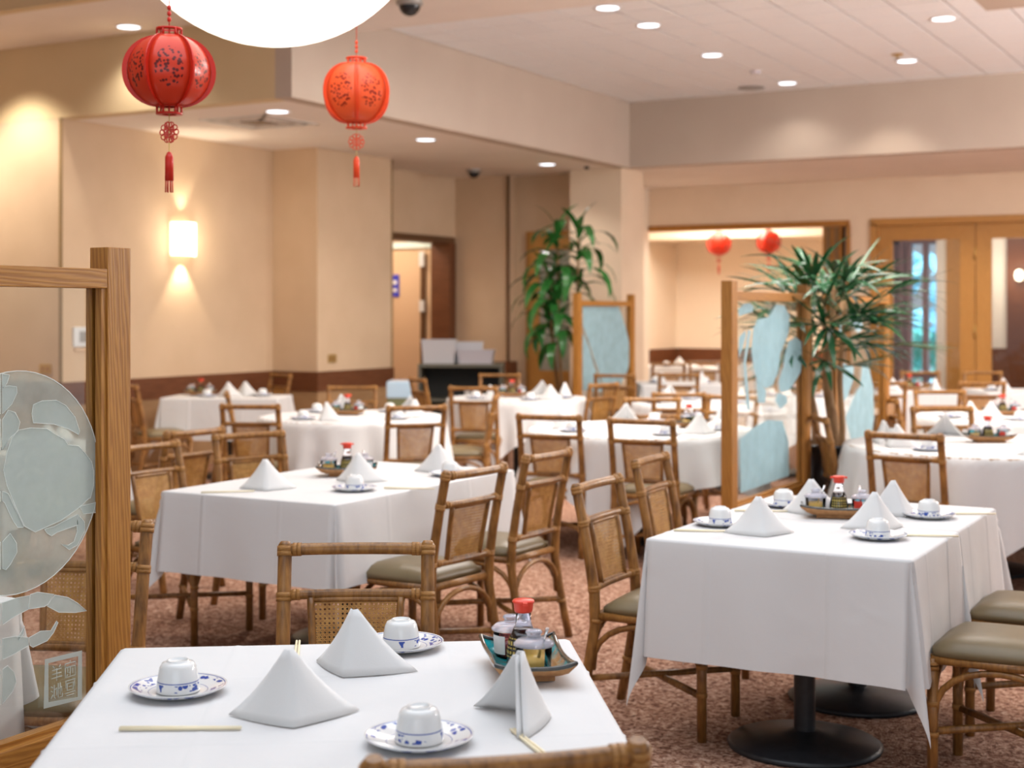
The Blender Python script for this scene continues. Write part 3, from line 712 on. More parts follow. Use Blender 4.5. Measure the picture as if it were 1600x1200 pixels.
TBL['gl'] = table(0, 0, 'rect', .50, .45, 0, 'table seen through the crab glass screen', 'white cloth seen through the crab glass screen', seed=4, drop=.45, w=Vector((-3.66, 2.37, 0)))
TBL['mb'] = table(1.62, 12.65, 'round', .55, None, YAW, 'middle back table past the central round table', 'white cloth on the middle back table', seed=15, L=.9)
TBL['gh'] = table(2.78, 13.7, 'round', .52, None, YAW, 'table seen through the middle frosted screen', 'white cloth glimpsed through the middle frosted screen', seed=16, L=.9)
TBL['fw'] = table(1.88, 16.1, 'rect', .46, .42, YAW, 'far white table before the wide opening', 'white cloth on the far table before the wide opening', seed=17)
TBL['br'] = table(2.25, 21.3, 'rect', .5, .4, YAW, 'back room table at the left of the opening', 'white cloth in the back room below the painting', seed=19, n=24)
TBL['br2'] = table(3.3, 20.75, 'rect', .5, .4, YAW, 'back room table at the right of the opening', 'white cloth in the back room, right of the other', seed=20, n=24)

# ------------------------------------------------------------------ tableware prototypes
def napkin_mesh():
    vs = []; N = 14; Mz = 8
    H = .134; base = []
    for i in range(N + 1):
        k = -1 + 2 * i / N                       # left foot .. ridge .. right foot
        y = -.058 + .112 * abs(k) ** 1.12 - .008 * math.sin(math.pi * abs(k)) + (.004 if k > 0 else -.002) * math.sin(5 * k)
        base.append(Vector((.128 * k + .006, y, 0)))
    ap = Vector((-.004, .014, H))
    for i, b_ in enumerate(base):
        k = -1 + 2 * i / N
        for j in range(Mz + 1):
            q = j / Mz; p = ap.lerp(b_, q)
            p += Vector((.008 * k * (1 - q) ** 2, -.006 * math.sin(math.pi * q) * math.sin(math.pi * abs(k)) - .010 * (1 - q) ** 3 * (1 - abs(k)), -.010 * math.sin(math.pi * q) * abs(k) ** 2))
            vs.append(p)
    m_ = Mz + 1; fs = [(i * m_ + j, i * m_ + j + 1, (i + 1) * m_ + j + 1, (i + 1) * m_ + j) for i in range(N) for j in range(Mz)]
    # second, inner fold set slightly back gives the doubled hem
    o2 = len(vs); vs2 = [Vector((v.x * .93, v.y + .010, v.z * .94 + .001)) for v in vs]
    fs2 = [tuple(o2 + a for a in f) for f in fs]
    bm = MB(); bm.add(vs + vs2, fs + fs2, True); return bm
nap0 = napkin_mesh().build('folded_napkin', 'napkin')
sm = nap0.modifiers.new('thick', 'SOLIDIFY'); sm.thickness = .0028; sm.offset = 0
sau0 = MB().lathe([(0, .004), (.052, .004), (.062, .006), (.080, .011), (.098, .0175), (.1005, .0185), (.1, .016), (.082, .007), (.058, 0), (0, 0)], 40).build('saucer', 'saucer')
cup0 = MB().lathe([(.0445, 0), (.0452, .004), (.0438, .018), (.0405, .036), (.0375, .050), (.033, .058), (.026, .0605), (.0225, .0605), (.0222, .064), (.0195, .064), (.019, .0605), (0, .0605)], 32).build('teacup', 'cup')
def sticks_mesh():
    b = MB()
    for dy in (-.0042, .0042): b.tube([(-.115, dy, .0035), (.115, dy * .8, .0035)], [.0034, .0026], 8)
    return b
cs0 = sticks_mesh().build('chopsticks', 'bamboo')
used = set()
def put(proto_, key, label, cat, p, z, rz, group):
    if key not in used: used.add(key); o = proto_
    else: o = proto_.copy(); COL.objects.link(o)
    o.location = (p[0], p[1], z); o.rotation_euler.z = rz; tag(o, label, cat, group); return o
ZT = TT + .0055
def napkin(p, rz, where): put(nap0, 'n', f'white napkin folded to a peak, {where}', 'napkin', p, ZT + .001, rz, 'folded napkins')
def place(p, rz, where, cup=True):
    put(sau0, 's', f'blue-patterned white saucer, {where}', 'saucer', p, ZT, rz, 'blue-patterned saucers')
    if cup: put(cup0, 'c', f'white teacup upside down on its saucer, {where}', 'teacup', p, ZT + .0055, rz, 'upturned teacups')
def sticks(p, rz, where): put(cs0, 'k', f'pale bamboo chopsticks, {where}', 'chopsticks', p, ZT, rz, 'pairs of chopsticks')

# condiment tray set
def make_tray():
    t = thing('condiment_tray', 'tray', 'tray')
    b = MB(); hx, hy = .135, .080; n = 12; vs = []
    for i in range(n + 1):
        for j in range(n + 1):
            a, c = -1 + 2 * i / n, -1 + 2 * j / n
            lift = .026 * max(abs(a) ** 5, abs(c) ** 5) + .012 * (abs(a * c)) ** 3
            vs.append((a * hx * (1 + .06 * abs(c)), c * hy * (1 + .06 * abs(a)), .014 + lift))
    b.add(vs, [(i * (n + 1) + j, (i + 1) * (n + 1) + j, (i + 1) * (n + 1) + j + 1, i * (n + 1) + j + 1) for i in range(n) for j in range(n)], True)
    o = b.build('dish', 'glaze', t); o.data.materials.append(M['clay']); s_ = o.modifiers.new('t', 'SOLIDIFY'); s_.thickness = .005; s_.offset = -1; s_.material_offset = 1
    rim = MB(); pts = []
    for i in range(n + 1): pts.append(vs[i * (n + 1)])
    for j in range(n + 1): pts.append(vs[n * (n + 1) + j])
    for i in range(n, -1, -1): pts.append(vs[i * (n + 1) + n])
    for j in range(n, -1, -1): pts.append(vs[j])
    pts = [p for i, p in enumerate(pts) if i == 0 or (Vector(p) - Vector(pts[i - 1])).length > 1e-5]
    rim.tube(pts, .0048, 8, caps=False).build('rim', 'glaze_rim', t)
    BX(-.085, .085, -.05, .05, 0, .013).build('foot', 'clay', t, bev=.004)
    return t
def make_bottle():
    t = thing('soy_sauce_bottle', 'bottle', 'bottle')
    MB().lathe([(0, 0), (.028, 0), (.031, .004), (.030, .03), (.025, .062), (.0165, .088), (.014, .097), (.014, .122), (0, .122)], 24).build('bottle_body', 'jarglass', t)
    MB().lathe([(0, .003), (.0265, .003), (.029, .006), (.028, .03), (.0235, .060), (.017, .080), (0, .080)], 24).build('soy_sauce', 'soy', t)
    c = MB().lathe([(0, .118), (.0155, .118), (.017, .122), (.0185, .138), (.021, .142), (.019, .146), (0, .147)], 24)
    c.box(.016, .027, -.004, .004, .137, .144); c.box(-.027, -.016, -.004, .004, .137, .144); c.build('pouring_cap', 'red_cap', t)
    for ch in t.children: ch.scale = (1.2, 1.2, .97)
    for z, h_ in ((.018, .004), (.026, .007), (.037, .004), (.045, .009), (.058, .003)):
        r0 = (.0305 - max(0, z - .03) * .16) * 1.2 + .0006
        q = MB(); ng = 7
        for k in range(ng):
            a0 = -2.4 + k * .26; a1 = a0 + .17
            q.add([(r0 * math.cos(a0), r0 * math.sin(a0), z), (r0 * math.cos(a1), r0 * math.sin(a1), z), (r0 * math.cos(a1), r0 * math.sin(a1), z + h_), (r0 * math.cos(a0), r0 * math.sin(a0), z + h_)], [(0, 1, 2, 3)])
        q.build('label_print', 'gold_print', t)
    return t
def make_jar(fill, red=False):
    t = thing('condiment_jar', 'jar', 'jar')
    MB().lathe([(0, 0), (.024, 0), (.0275, .004), (.030, .052), (.0305, .056), (.0285, .056), (.0255, .006), (0, .004)], 24).build('jar_body', 'jarglass', t)
    MB().lathe([(0, .005), (.0245, .0055), (.0262, .026), (0, .029)], 24).build('contents', fill, t)
    l = MB().lathe([(0, .056), (.0325, .056), (.0335, .060), (.026, .068), (.012, .071), (.011, .078), (.014, .082), (.012, .086), (0, .086)], 24).build('lid', 'lid', t)
    MB().tube([(.004, .006, .02), (.018, .014, .070), (.026, .018, .096)], [.003, .0022, .0032], 6).build('spoon', 'steel', t)
    if red:
        for a0, a1, mm in ((2.6, 3.5, 'red_print'), (3.5, 4.6, 'white_print')):
            q = MB(); r0 = .0302; vs = []
            for k in range(5):
                a = a0 + (a1 - a0) * k / 4; vs += [(r0 * math.cos(a) * .95, r0 * math.sin(a) * .95, .010), (r0 * math.cos(a), r0 * math.sin(a), .048)]
            q.add(vs, [(2 * k, 2 * k + 2, 2 * k + 3, 2 * k + 1) for k in range(4)], True); q.build('label_print', mm, t)
    for ch in t.children: ch.scale = (1.33, 1.33, 1.08)
    return t
tray0, bot0, jar0, jar1 = make_tray(), make_bottle(), make_jar('mustard'), make_jar('chili', True)
for o in (tray0, bot0, jar0, jar1): index_tree(o)
def inst(pr, key, label, p, z, rz, group):
    if key not in used: used.add(key); o = pr
    else: o = copy_tree(pr)
    o.location = (p[0], p[1], z); o.rotation_euler.z = rz; o['label'] = label; o['group'] = group
def condiments(p, rz, where, off=((.088, .0), (.0, .022), (-.088, 0)), order='cbm', short=False):
    m_ = Matrix.Rotation(rz, 3, 'Z')
    inst(tray0, 't', f'glazed teal and brown condiment tray, {where}', p, ZT, rz, 'condiment trays')
    for k, o_ in zip(order, off):
        q = p + m_ @ Vector((o_[0], o_[1], 0))
        if k == 'b': inst(bot0, 'b', f'red-capped soy sauce bottle, {where}', q, ZT + .015, rz, 'red-capped soy sauce bottles')
        if k == 'm': inst(jar0, 'm', f'lidded mustard jar, {where}', q, ZT + .015, rz, 'mustard jars')
        if k == 'c': inst(jar1, 'r', f'lidded jar of dark sauce, {where}', q, ZT + .015, rz + 1.2, 'dark sauce jars')


# ------------------------------------------------------------------ what stands on the tables
V = YAW
napkin(cam2w(-.43, 2.80), V + R(8), 'left front on the foreground table')
napkin(cam2w(-.351, 3.18), V + R(-22), 'centre back of the foreground table')
napkin(cam2w(.025, 2.80), V + R(112), 'open side turned, right on the foreground table')
place(cam2w(-.696, 3.0), V, 'left side of the foreground table')
place(cam2w(-.262, 3.40), V + .8, 'far side of the foreground table')
place(cam2w(-.171, 2.65), V + 2, 'near side of the foreground table')
sticks(cam2w(-.63, 2.735), V + R(1), 'by the left napkin of the foreground table')
sticks(cam2w(.04, 2.62), V + R(110), 'under the right napkin of the foreground table')
sticks(cam2w(-.50, 3.345), V + R(97), 'behind the centre napkin of the foreground table')
condiments(cam2w(.032, 3.17), V - R(82), 'foreground table right edge', off=((-.092, -.022), (-.020, -.004), (.066, .006)))
napkin(cam2w(-1.10, 6.43), V + R(5), 'left end of the long table')
napkin(cam2w(-.72, 6.72), V + R(-10), 'middle of the long table')
napkin(cam2w(-.36, 7.15), V + R(10), 'right end of the long table')
place(cam2w(-.70, 6.40), V, 'middle front of the long table'); place(cam2w(-.30, 6.98), V + 1, 'right end of the long table')
sticks(cam2w(-.46, 6.45), V - R(8), 'right of the front cup on the long table'); sticks(cam2w(-1.25, 6.33), V + R(12), 'left end of the long table')
condiments(cam2w(-.80, 6.98), V + R(4), 'middle of the long table')
napkin(cam2w(.885, 5.13), V + R(2), 'left on the right double table')
napkin(cam2w(1.18, 5.66), V + R(-14), 'back left of the right double table')
napkin(cam2w(1.335, 5.26), V + R(14), 'front right of the right double table')
napkin(cam2w(1.50, 5.62), V + R(20), 'back right of the right double table')
place(cam2w(.775, 5.36), V, 'left edge of the right double table'); place(cam2w(1.11, 5.88), V + 1, 'back of the right double table')
place(cam2w(1.284, 5.05), V + 2, 'front right of the right double table'); place(cam2w(1.61, 5.56), V + 3, 'back right of the right double table')
sticks(cam2w(.70, 5.20), V - R(8), 'left front of the right double table'); sticks(cam2w(1.00, 5.72), V - R(6), 'back left of the right double table')
sticks(cam2w(1.46, 5.09), V - R(8), 'front right of the right double table'); sticks(cam2w(1.78, 5.64), V - R(2), 'far right of the right double table')
condiments(cam2w(1.265, 5.57), V - R(12), 'middle of the right double table')
def setting(key, desc, rad, slots, tray=None, trz=0):
    c = TBL[key]
    for nm, ang, nr in slots:                       # angle seen from the eye: 0 = towards us, 90 = right
        a = YAW + R(ang - 90); d = Vector((math.cos(a), math.sin(a), 0)); sd = Vector((-d.y, d.x, 0))
        w_ = f'{nm} of the {desc}'
        place(c + d * rad, a, w_); napkin(c + d * (rad - .02) + sd * nr, a + R(90), w_)
    if tray is not None:
        p = c + Vector((tray[0] * CY - tray[1] * SY, tray[0] * SY + tray[1] * CY, 0))
        condiments(p, V + trz, 'on the ' + desc)
setting('lr', 'left round table', .50, [('left front side', -40, .22), ('right front side', 48, .22), ('back right side', 150, -.22), ('back left side', -140, -.2)], (-.05, .10))
setting('rc', 'table before the service cart', .44, [('left side', -60, .22), ('front side', 15, .2), ('right side', 75, .2), ('back side', 175, -.2)], (-.05, .12))
setting('cr', 'central round table', .54, [('left side', -62, -.22), ('front side', 12, .24), ('right side', 75, .22), ('back side', 165, .2)], (.36, .12), 1)
setting('rr', 'large right round table', .60, [('left front side', -52, -.24), ('left back side', -125, .24), ('right front side', 30, -.26), ('back side', 165, .24)], (.05, .16))
setting('r2', 'second right round table', .42, [('left side', -70, .2), ('front side', 5, -.2), ('right side', 85, .2)], (.1, .12))
setting('dl', 'table before the foyer window', .27, [('left side', -80, .17), ('right side', 85, -.17)], (.05, .1))
setting('dr', 'table at far right', .27, [('left side', -80, .17), ('right side', 85, -.17)])
setting('ls', 'side table by oak post', .30, [('front side', 20, .2), ('right side', 95, .18)])
setting('mb', 'middle back table', .38, [('left side', -75, .2), ('right side', 65, .22), ('back side', 180, .2)])
setting('gh', 'table behind the screen', .36, [('left side', -70, .2), ('front side', 20, .2)], (.0, .1))
setting('fw', 'far table before the opening', .28, [('left side', -85, .18), ('right side', 80, -.18)])
setting('br', 'back room left table', .3, [('front side', 0, .2)])
setting('br2', 'back room right table', .3, [('front side', 0, .2), ('left side', -85, .18)])
cw = TBL['wall']
def wl(a, b): return cw + Vector((a * CY - b * SY, a * SY + b * CY, 0))
napkin(wl(.02, -.05), V, 'left on the wall table'); napkin(wl(.16, .06), V + R(5), 'middle of the wall table'); place(wl(.33, .02), V, 'right end of the wall table')
place(wl(-.17, -.1), V, 'left end of the wall table'); condiments(wl(-.28, .12), V, 'on the wall table')

# ------------------------------------------------------------------ oak and etched-glass screens
E1 = {'crab_shell':[(2.516,1.235),(2.535,1.254),(2.576,1.257),(2.63,1.251),(2.653,1.237),(2.689,1.219),(2.701,1.204),(2.737,1.198),(2.758,1.18),(2.783,1.153),(2.791,1.127),(2.791,1.09),(2.779,1.057),(2.774,1.057),(2.733,1.034),(2.677,1.011),(2.591,0.992),(2.557,1.011),(2.531,1.058),(2.505,1.111),(2.501,1.12),(2.49,1.159),(2.501,1.202)],'claw':[(2.585,1.315),(2.614,1.323),(2.661,1.322),(2.693,1.307),(2.725,1.275),(2.741,1.237),(2.737,1.228),(2.701,1.246),(2.653,1.261),(2.585,1.269),(2.58,1.293)],'leg1':[(2.487,1.365),(2.509,1.366),(2.531,1.363),(2.533,1.348),(2.516,1.32),(2.487,1.298)],'leg2':[(2.487,1.284),(2.505,1.306),(2.527,1.299),(2.542,1.274),(2.535,1.252),(2.509,1.236),(2.487,1.209)],'leg3':[(2.487,1.397),(2.509,1.393),(2.501,1.373),(2.487,1.359)],'leg4':[(2.487,1.107),(2.505,1.099),(2.553,1.014),(2.553,1.009),(2.535,1.011),(2.52,1.03),(2.494,1.077),(2.487,1.084)],'leg5':[(2.622,0.995),(2.653,0.998),(2.733,1.019),(2.737,0.992),(2.665,0.982),(2.645,0.975),(2.63,0.984)],'pincer':[(2.737,1.018),(2.758,0.997),(2.758,0.972),(2.733,0.939),(2.705,0.931),(2.677,0.95),(2.701,0.943),(2.721,0.95),(2.733,0.976),(2.729,1.001)],'leg6':[(2.741,1.039),(2.808,1.044),(2.808,1.016),(2.754,1.018)],'paddle':[(2.487,0.982),(2.511,1.0),(2.531,0.973),(2.533,0.95),(2.512,0.923),(2.498,0.911),(2.487,0.916)],'s1':[(2.487,0.832),(2.531,0.836),(2.572,0.835),(2.569,0.801),(2.523,0.79),(2.487,0.777)],'s2':[(2.575,0.837),(2.599,0.839),(2.653,0.824),(2.634,0.803),(2.622,0.798),(2.571,0.801)],'s3':[(2.656,0.822),(2.701,0.808),(2.733,0.788),(2.766,0.761),(2.725,0.764),(2.669,0.775),(2.63,0.798)],'b1':[(2.487,0.743),(2.527,0.741),(2.568,0.73),(2.57,0.71),(2.523,0.697),(2.495,0.692),(2.487,0.692)],'b2':[(2.571,0.729),(2.609,0.738),(2.643,0.733),(2.662,0.754),(2.667,0.749),(2.652,0.726),(2.63,0.709),(2.584,0.702),(2.574,0.709)],'ant':[(2.535,0.736),(2.557,0.761),(2.553,0.742),(2.539,0.729)],'blob':[(2.487,0.667),(2.503,0.673),(2.523,0.653),(2.531,0.628),(2.519,0.606),(2.487,0.581)],'seal':[(2.624,0.663),(2.75,0.66),(2.75,0.532),(2.62,0.538)],'seali':[(2.635,0.651),(2.737,0.648),(2.735,0.541),(2.635,0.551)]}
E2 = {'a':[(7.682,1.563),(7.764,1.595),(7.864,1.6),(7.925,1.581),(7.905,1.549),(7.764,1.534),(7.682,1.523)],'b':[(7.915,1.447),(8.001,1.505),(8.178,1.516),(8.324,1.594),(8.475,1.589),(8.572,1.527),(8.56,1.427),(8.475,1.354),(8.399,1.294),(8.362,1.197),(8.269,1.116),(8.142,1.097),(8.001,1.139),(7.932,1.212),(7.891,1.33)],'c':[(8.552,1.365),(8.69,1.394),(8.811,1.36),(8.84,1.27),(8.791,1.169),(8.67,1.11),(8.552,1.066),(8.399,1.061),(8.362,1.124),(8.456,1.218),(8.494,1.291)],'d':[(7.682,1.403),(7.78,1.442),(7.797,1.413),(7.731,1.334),(7.682,1.29)],'e':[(7.966,1.164),(8.142,1.085),(8.124,1.014),(8.001,1.021)],'f':[(7.704,0.832),(7.898,0.875),(8.001,0.892),(8.178,0.909),(8.437,0.886),(8.552,0.754),(8.56,0.541),(8.142,0.535),(7.714,0.528)],'g':[(7.83,1.447),(7.881,1.441),(7.797,1.263),(7.864,0.982),(7.813,0.997),(7.757,1.253)],'h':[(8.362,1.063),(8.513,1.036),(8.533,0.992),(8.399,0.962),(8.306,1.017)]}
E4 = {'a':[(9.565,1.494),(9.675,1.5),(9.726,1.42),(9.625,1.406)],'b':[(9.933,1.626),(10.148,1.521),(10.231,1.429),(10.094,1.4),(9.933,1.462),(9.828,1.551)],'c':[(9.55,1.263),(9.675,1.202),(9.986,1.162),(9.96,1.059),(9.828,0.961),(9.675,0.911),(9.565,0.975)],'d':[(10.203,1.186),(10.371,1.149),(10.486,1.005),(10.515,0.769),(10.429,0.619),(9.933,0.643),(9.777,0.817),(9.986,0.953),(10.148,1.02)]}
E3 = {'a':[(13.563,1.651),(14.404,1.645),(14.529,1.529),(14.631,1.379),(14.733,1.206),(14.759,0.968),(14.682,0.885),(14.479,0.733),(14.038,0.784),(13.848,1.038),(13.709,1.225),(13.563,1.409)],'b':[(13.563,1.328),(13.709,1.184),(13.848,0.956),(14.038,0.742),(14.182,0.673),(13.563,0.723)]}
def screen(name_label, x1, y0, y1, shapes, m='frost_blue', top=1.722, group='oak and etched glass room dividers'):
    """frame standing in the plane x = x1 (its aisle face), from y0 to y1."""
    w, dth = .065, .085
    t = thing('glass_screen', name_label, 'screen', (x1 - w / 2, y0, 0), 0, group)
    def part(nm, a, b_, c, d, e, f, mm, bev=.003): return BX(a, b_, c, d, e, f).build(nm, mm, t, bev=bev)
    L_ = y1 - y0; h = w / 2
    part('post', -h, h, 0, dth, 0, top, 'oakZ'); part('post', -h, h, L_ - dth, L_, 0, top, 'oakZ')
    part('top_rail', -h + .004, h - .001, dth, L_ - dth, 1.612, 1.664, 'oakY')
    part('bottom_rail', -h + .004, h - .001, dth, L_ - dth, .395, .470, 'oakY')
    for s_ in (-1, 1):
        xx = s_ * .017
        for ya, yb in ((dth, dth + .018), (L_ - dth - .018, L_ - dth)): part('glazing_bead', xx - .012, xx + .010, ya, yb, .470, 1.612, 'oakZ', .001)
    part('glazing_bead', -.028, .006, dth, L_ - dth, .468, .482, 'oakY', .001)
    part('foot', -.16, .16, -.005, dth + .005, 0, .06, 'oakX'); part('foot', -.16, .16, L_ - dth - .005, L_ + .005, 0, .06, 'oakX')
    pane = part('glass_pane', -.004, .004, dth - .01, L_ - dth + .01, .46, 1.62, 'pane', 0)
    for i, (nm, poly, mm, edge, lift) in enumerate(shapes):
        poly = [(min(max(a - y0, dth + .006), L_ - dth - .006), b_) for a, b_ in poly]
        o = MB().prism(poly, lambda a, b_, tt: (.0045 + lift + tt, a, b_), 0, .0008).build(nm, mm, pane)
        if edge:
            q = MB(); pts = [(.006 + lift, a, b_) for a, b_ in poly] + [(.006 + lift, poly[0][0], poly[0][1])]
            q.tube(pts, edge, 5, caps=False).build('cut_line', 'frost_edge', pane)
    return t, pane
circ = [(2.5323 + .2786 * math.cos(2 * math.pi * i / 56), 1.1236 + .2786 * math.sin(2 * math.pi * i / 56)) for i in range(56)]
S1 = [('etched_disk', circ, 'frost_light', .0012, 0)]
mir = lambda P_: [(2 * 2.487 - .006 - a, b_) for a, b_ in reversed(P_)]
for k, p_ in E1.items():
    if k in ('seal', 'seali'): continue
    nm = {'c': 'etched_crab_shell' if k == 'crab_shell' else 'etched_claw', 'l': 'etched_crab_leg', 'p': 'etched_crab_leg', 's': 'etched_shrimp', 'b': 'etched_shrimp', 'a': 'etched_shrimp'}[k[0]]
    S1.append((nm, p_, 'frost', .0009, .001))
    if k[0] == 'l' or k == 'paddle' or k[0] == 'b' or k == 's1': S1.append((nm, mir(p_), 'frost', .0009, .001))
scr1, pane1 = screen('big oak screen post and glass etched with a crab, at left edge', -2.805, 1.43, 2.901, S1)
# square seal stamp: frosted border, strokes of four seal characters
ly = lambda a: a - 1.43
so, si = E1['seal'], E1['seali']
for k in range(4):
    q = [so[k], so[(k + 1) % 4], si[(k + 1) % 4], si[k]]
    MB().prism([(ly(a), b_) for a, b_ in q], lambda a, b_, tt: (.0055 + tt, a, b_), 0, .001).build('seal_border', 'frost', pane1)
def stroke(cell, pts):
    cx, cy = cell; q = MB(); P_ = []
    for a, b_ in pts: P_.append((.0065, ly(2.640 + (cx * .5 + a * .46 + .02) * .092), .549 + (cy * .5 + b_ * .46 + .02) * .096))
    q.tube(P_, .0013, 5); q.build('seal_stroke', 'frost', pane1)
for st_ in ([(.2, .92), (.32, .78)], [(.8, .92), (.68, .78)], [(.15, .68), (.85, .68)], [(.15, .45), (.85, .45)], [(.08, .22), (.92, .22)], [(.5, .75), (.5, .02)]): stroke((0, 1), st_)
for st_ in ([(.5, 1), (.5, .85)], [(.08, .7), (.08, .85), (.92, .85), (.92, .7)], [(.1, .62), (.9, .62), (.9, .05), (.1, .05), (.1, .62)], [(.3, .62), (.3, .3), (.5, .3), (.5, .62)], [(.5, .3), (.5, .1)], [(.3, .2), (.2, .1)], [(.7, .5), (.7, .2)]): stroke((1, 1), st_)
for st_ in ([(.05, .85), (.18, .75)], [(.05, .6), (.18, .5)], [(.05, .15), (.2, .35)], [(.3, .9), (.3, .2), (.4, .1)], [(.3, .6), (.5, .7), (.5, .25)], [(.62, .95), (.62, .1), (.95, .1), (.95, .3)], [(.62, .6), (.9, .7), (.9, .4)], [(.78, .95), (.78, .25)]): stroke((0, 0), st_)
for st_ in ([(.1, .92), (.9, .92)], [(.15, .92), (.15, .5)], [(.85, .92), (.85, .5)], [(.25, .75), (.75, .75), (.75, .35), (.25, .35), (.25, .75)], [(.38, .55), (.62, .55)], [(.1, .2), (.9, .2)], [(.2, .05), (.8, .05)]): stroke((1, 0), st_)
fsh = lambda E, nm: [(nm, p_, 'frost_blue', 0, 0) for p_ in E.values()]
screen('oak screen with pale blue etched fish glass in front of the planter', -2.805, 7.50, 8.915, fsh(E2, 'etched_fish'))
screen('oak and frosted glass screen behind the palm trunks', -2.805, 9.46, 10.85, fsh(E4, 'etched_coral'))
screen('farthest oak screen with a big frosted blue shape, beside column', -6.70, 13.40, 14.83, fsh(E3, 'etched_fish'), top=1.745)

# ------------------------------------------------------------------ plants
def leaf_mesh(L, w, droop, fold=.15, N=7):
    vs = []; a = 0; p = Vector((0, 0, 0))
    for i in range(N + 1):
        q = i / N; ang = -droop * q ** 1.3
        if i: p = p + Vector((math.cos(ang), 0, math.sin(ang))) * (L / N)
        ww = w * (math.sin(math.pi * min(1, q * .93 + .07)) ** .7) * .5
        vs += [(p.x, -ww, p.z + ww * fold), (p.x, 0, p.z - .001), (p.x, ww, p.z + ww * fold)]
    fs = []
    for i in range(N): fs += [(3 * i, 3 * i + 3, 3 * i + 4, 3 * i + 1), (3 * i + 1, 3 * i + 4, 3 * i + 5, 3 * i + 2)]
    return vs, fs
def leaf_lib(m, specs):
    out = []
    for L, w, dr in specs:
        vs, fs = leaf_mesh(L, w, dr); me = bpy.data.meshes.new('leaf'); me.from_pydata(vs, [], fs); me.materials.append(M[m])
        me.polygons.foreach_set('use_smooth', [True] * len(fs)); me.update(); out.append(me)
    return out
def add_leaf(me, parent, p, az, el, roll=0):
    o = bpy.data.objects.new('leaf', me); COL.objects.link(o); o.parent = parent; o.location = p
    o.rotation_euler = (Matrix.Rotation(az, 3, 'Z') @ Matrix.Rotation(-el, 3, 'Y') @ Matrix.Rotation(roll, 3, 'X')).to_euler(); return o
def pot(t, r, h, m='pot'):
    o = MB().lathe([(0, 0), (r * .78, 0), (r * .95, h * .35), (r, h * .75), (r * .93, h * .93), (r * 1.02, h * .97), (r * 1.02, h), (r * .92, h), (r * .90, h * .94), (0, h * .94)], 32).build('pot', m, t)
    MB().lathe([(0, h * .945), (r * .9, h * .945)], 24).build('soil', 'soil', t)
rnd = random.Random(11)
pw = Vector((-2.74, 9.185, 0))
pl = thing('potted_palm', 'tall potted lady palm with spreading fingered leaves, black glazed pot', 'plant', pw)
pot(pl, .235, .70)
lib = leaf_lib('leaf2', [(.40, .036, .35), (.48, .040, .7), (.44, .034, .15), (.36, .036, .9)]) 
for (dx, dy, tx, ty, h_, r_) in ((-.10, -.05, -.17, -.05, 1.56, .026), (.0, .02, -.06, .0, 1.50, .032), (-.04, .07, -.02, .02, 1.72, .02), (.06, -.05, .08, -.06, 1.62, .018)):
    pts = [(dx + (tx - dx) * q + .012 * math.sin(9 * q), dy + (ty - dy) * q, .6 + (h_ - .6) * q) for q in [i / 10 for i in range(11)]]
    MB().tube(pts, [r_ * (1.15 - .35 * i / 10 + .08 * (i % 2)) for i in range(11)], 9).build('trunk', 'trunk', pl)
    k = 12
    for c_ in range(k):
        z = h_ - .30 + .36 * c_ / k + rnd.uniform(-.03, .03); az = c_ * 2.4 + rnd.uniform(-.3, .3); el = rnd.uniform(.1, .75) if c_ > 4 else rnd.uniform(-.1, .4)
        ln = rnd.uniform(.16, .32); e = Vector((tx + math.cos(az) * math.cos(el) * ln, ty + math.sin(az) * math.cos(el) * ln, z + math.sin(el) * ln))
        MB().tube([(tx, ty, z - .02), e], .005, 5).build('leaf_stalk', 'leaf2', pl)
        nf = rnd.choice((6, 7, 8))
        for f_ in range(nf):
            sp = (f_ - (nf - 1) / 2) * .27
            add_leaf(rnd.choice(lib), pl, e, az + sp, el + rnd.uniform(-.25, .35) - abs(sp) * .15, sp * .5)
pw2 = Vector((-7.36, 14.43, 0))
pl2 = thing('potted_dracaena', 'tall potted plant with long drooping glossy strap leaves near the small door', 'plant', pw2)
pot(pl2, .2, .5)
lib2 = leaf_lib('leaf', [(.60, .105, 2.1), (.70, .11, 2.5), (.52, .10, 1.7), (.42, .085, .9)])
for (tx, ty, h_) in ((-.12, .0, 2.45), (.12, .06, 2.45), (-.06, -.1, 1.75), (-.25, .05, 1.95)):
    MB().tube([(tx * .4, ty * .4, .45), (tx * .8, ty, 1.2), (tx, ty, h_)], [.022, .018, .012], 8).build('trunk', 'trunk', pl2)
    nn = 22
    for i in range(nn):
        z = h_ - .62 + .66 * i / nn; az = i * 2.4 + rnd.uniform(-.4, .4)
        add_leaf(rnd.choice(lib2[:3]) if i < nn - 3 else lib2[3], pl2, (tx, ty, z), az, .55 + .8 * (i / nn) ** 2 + rnd.uniform(-.2, .2), rnd.uniform(-.3, .3))

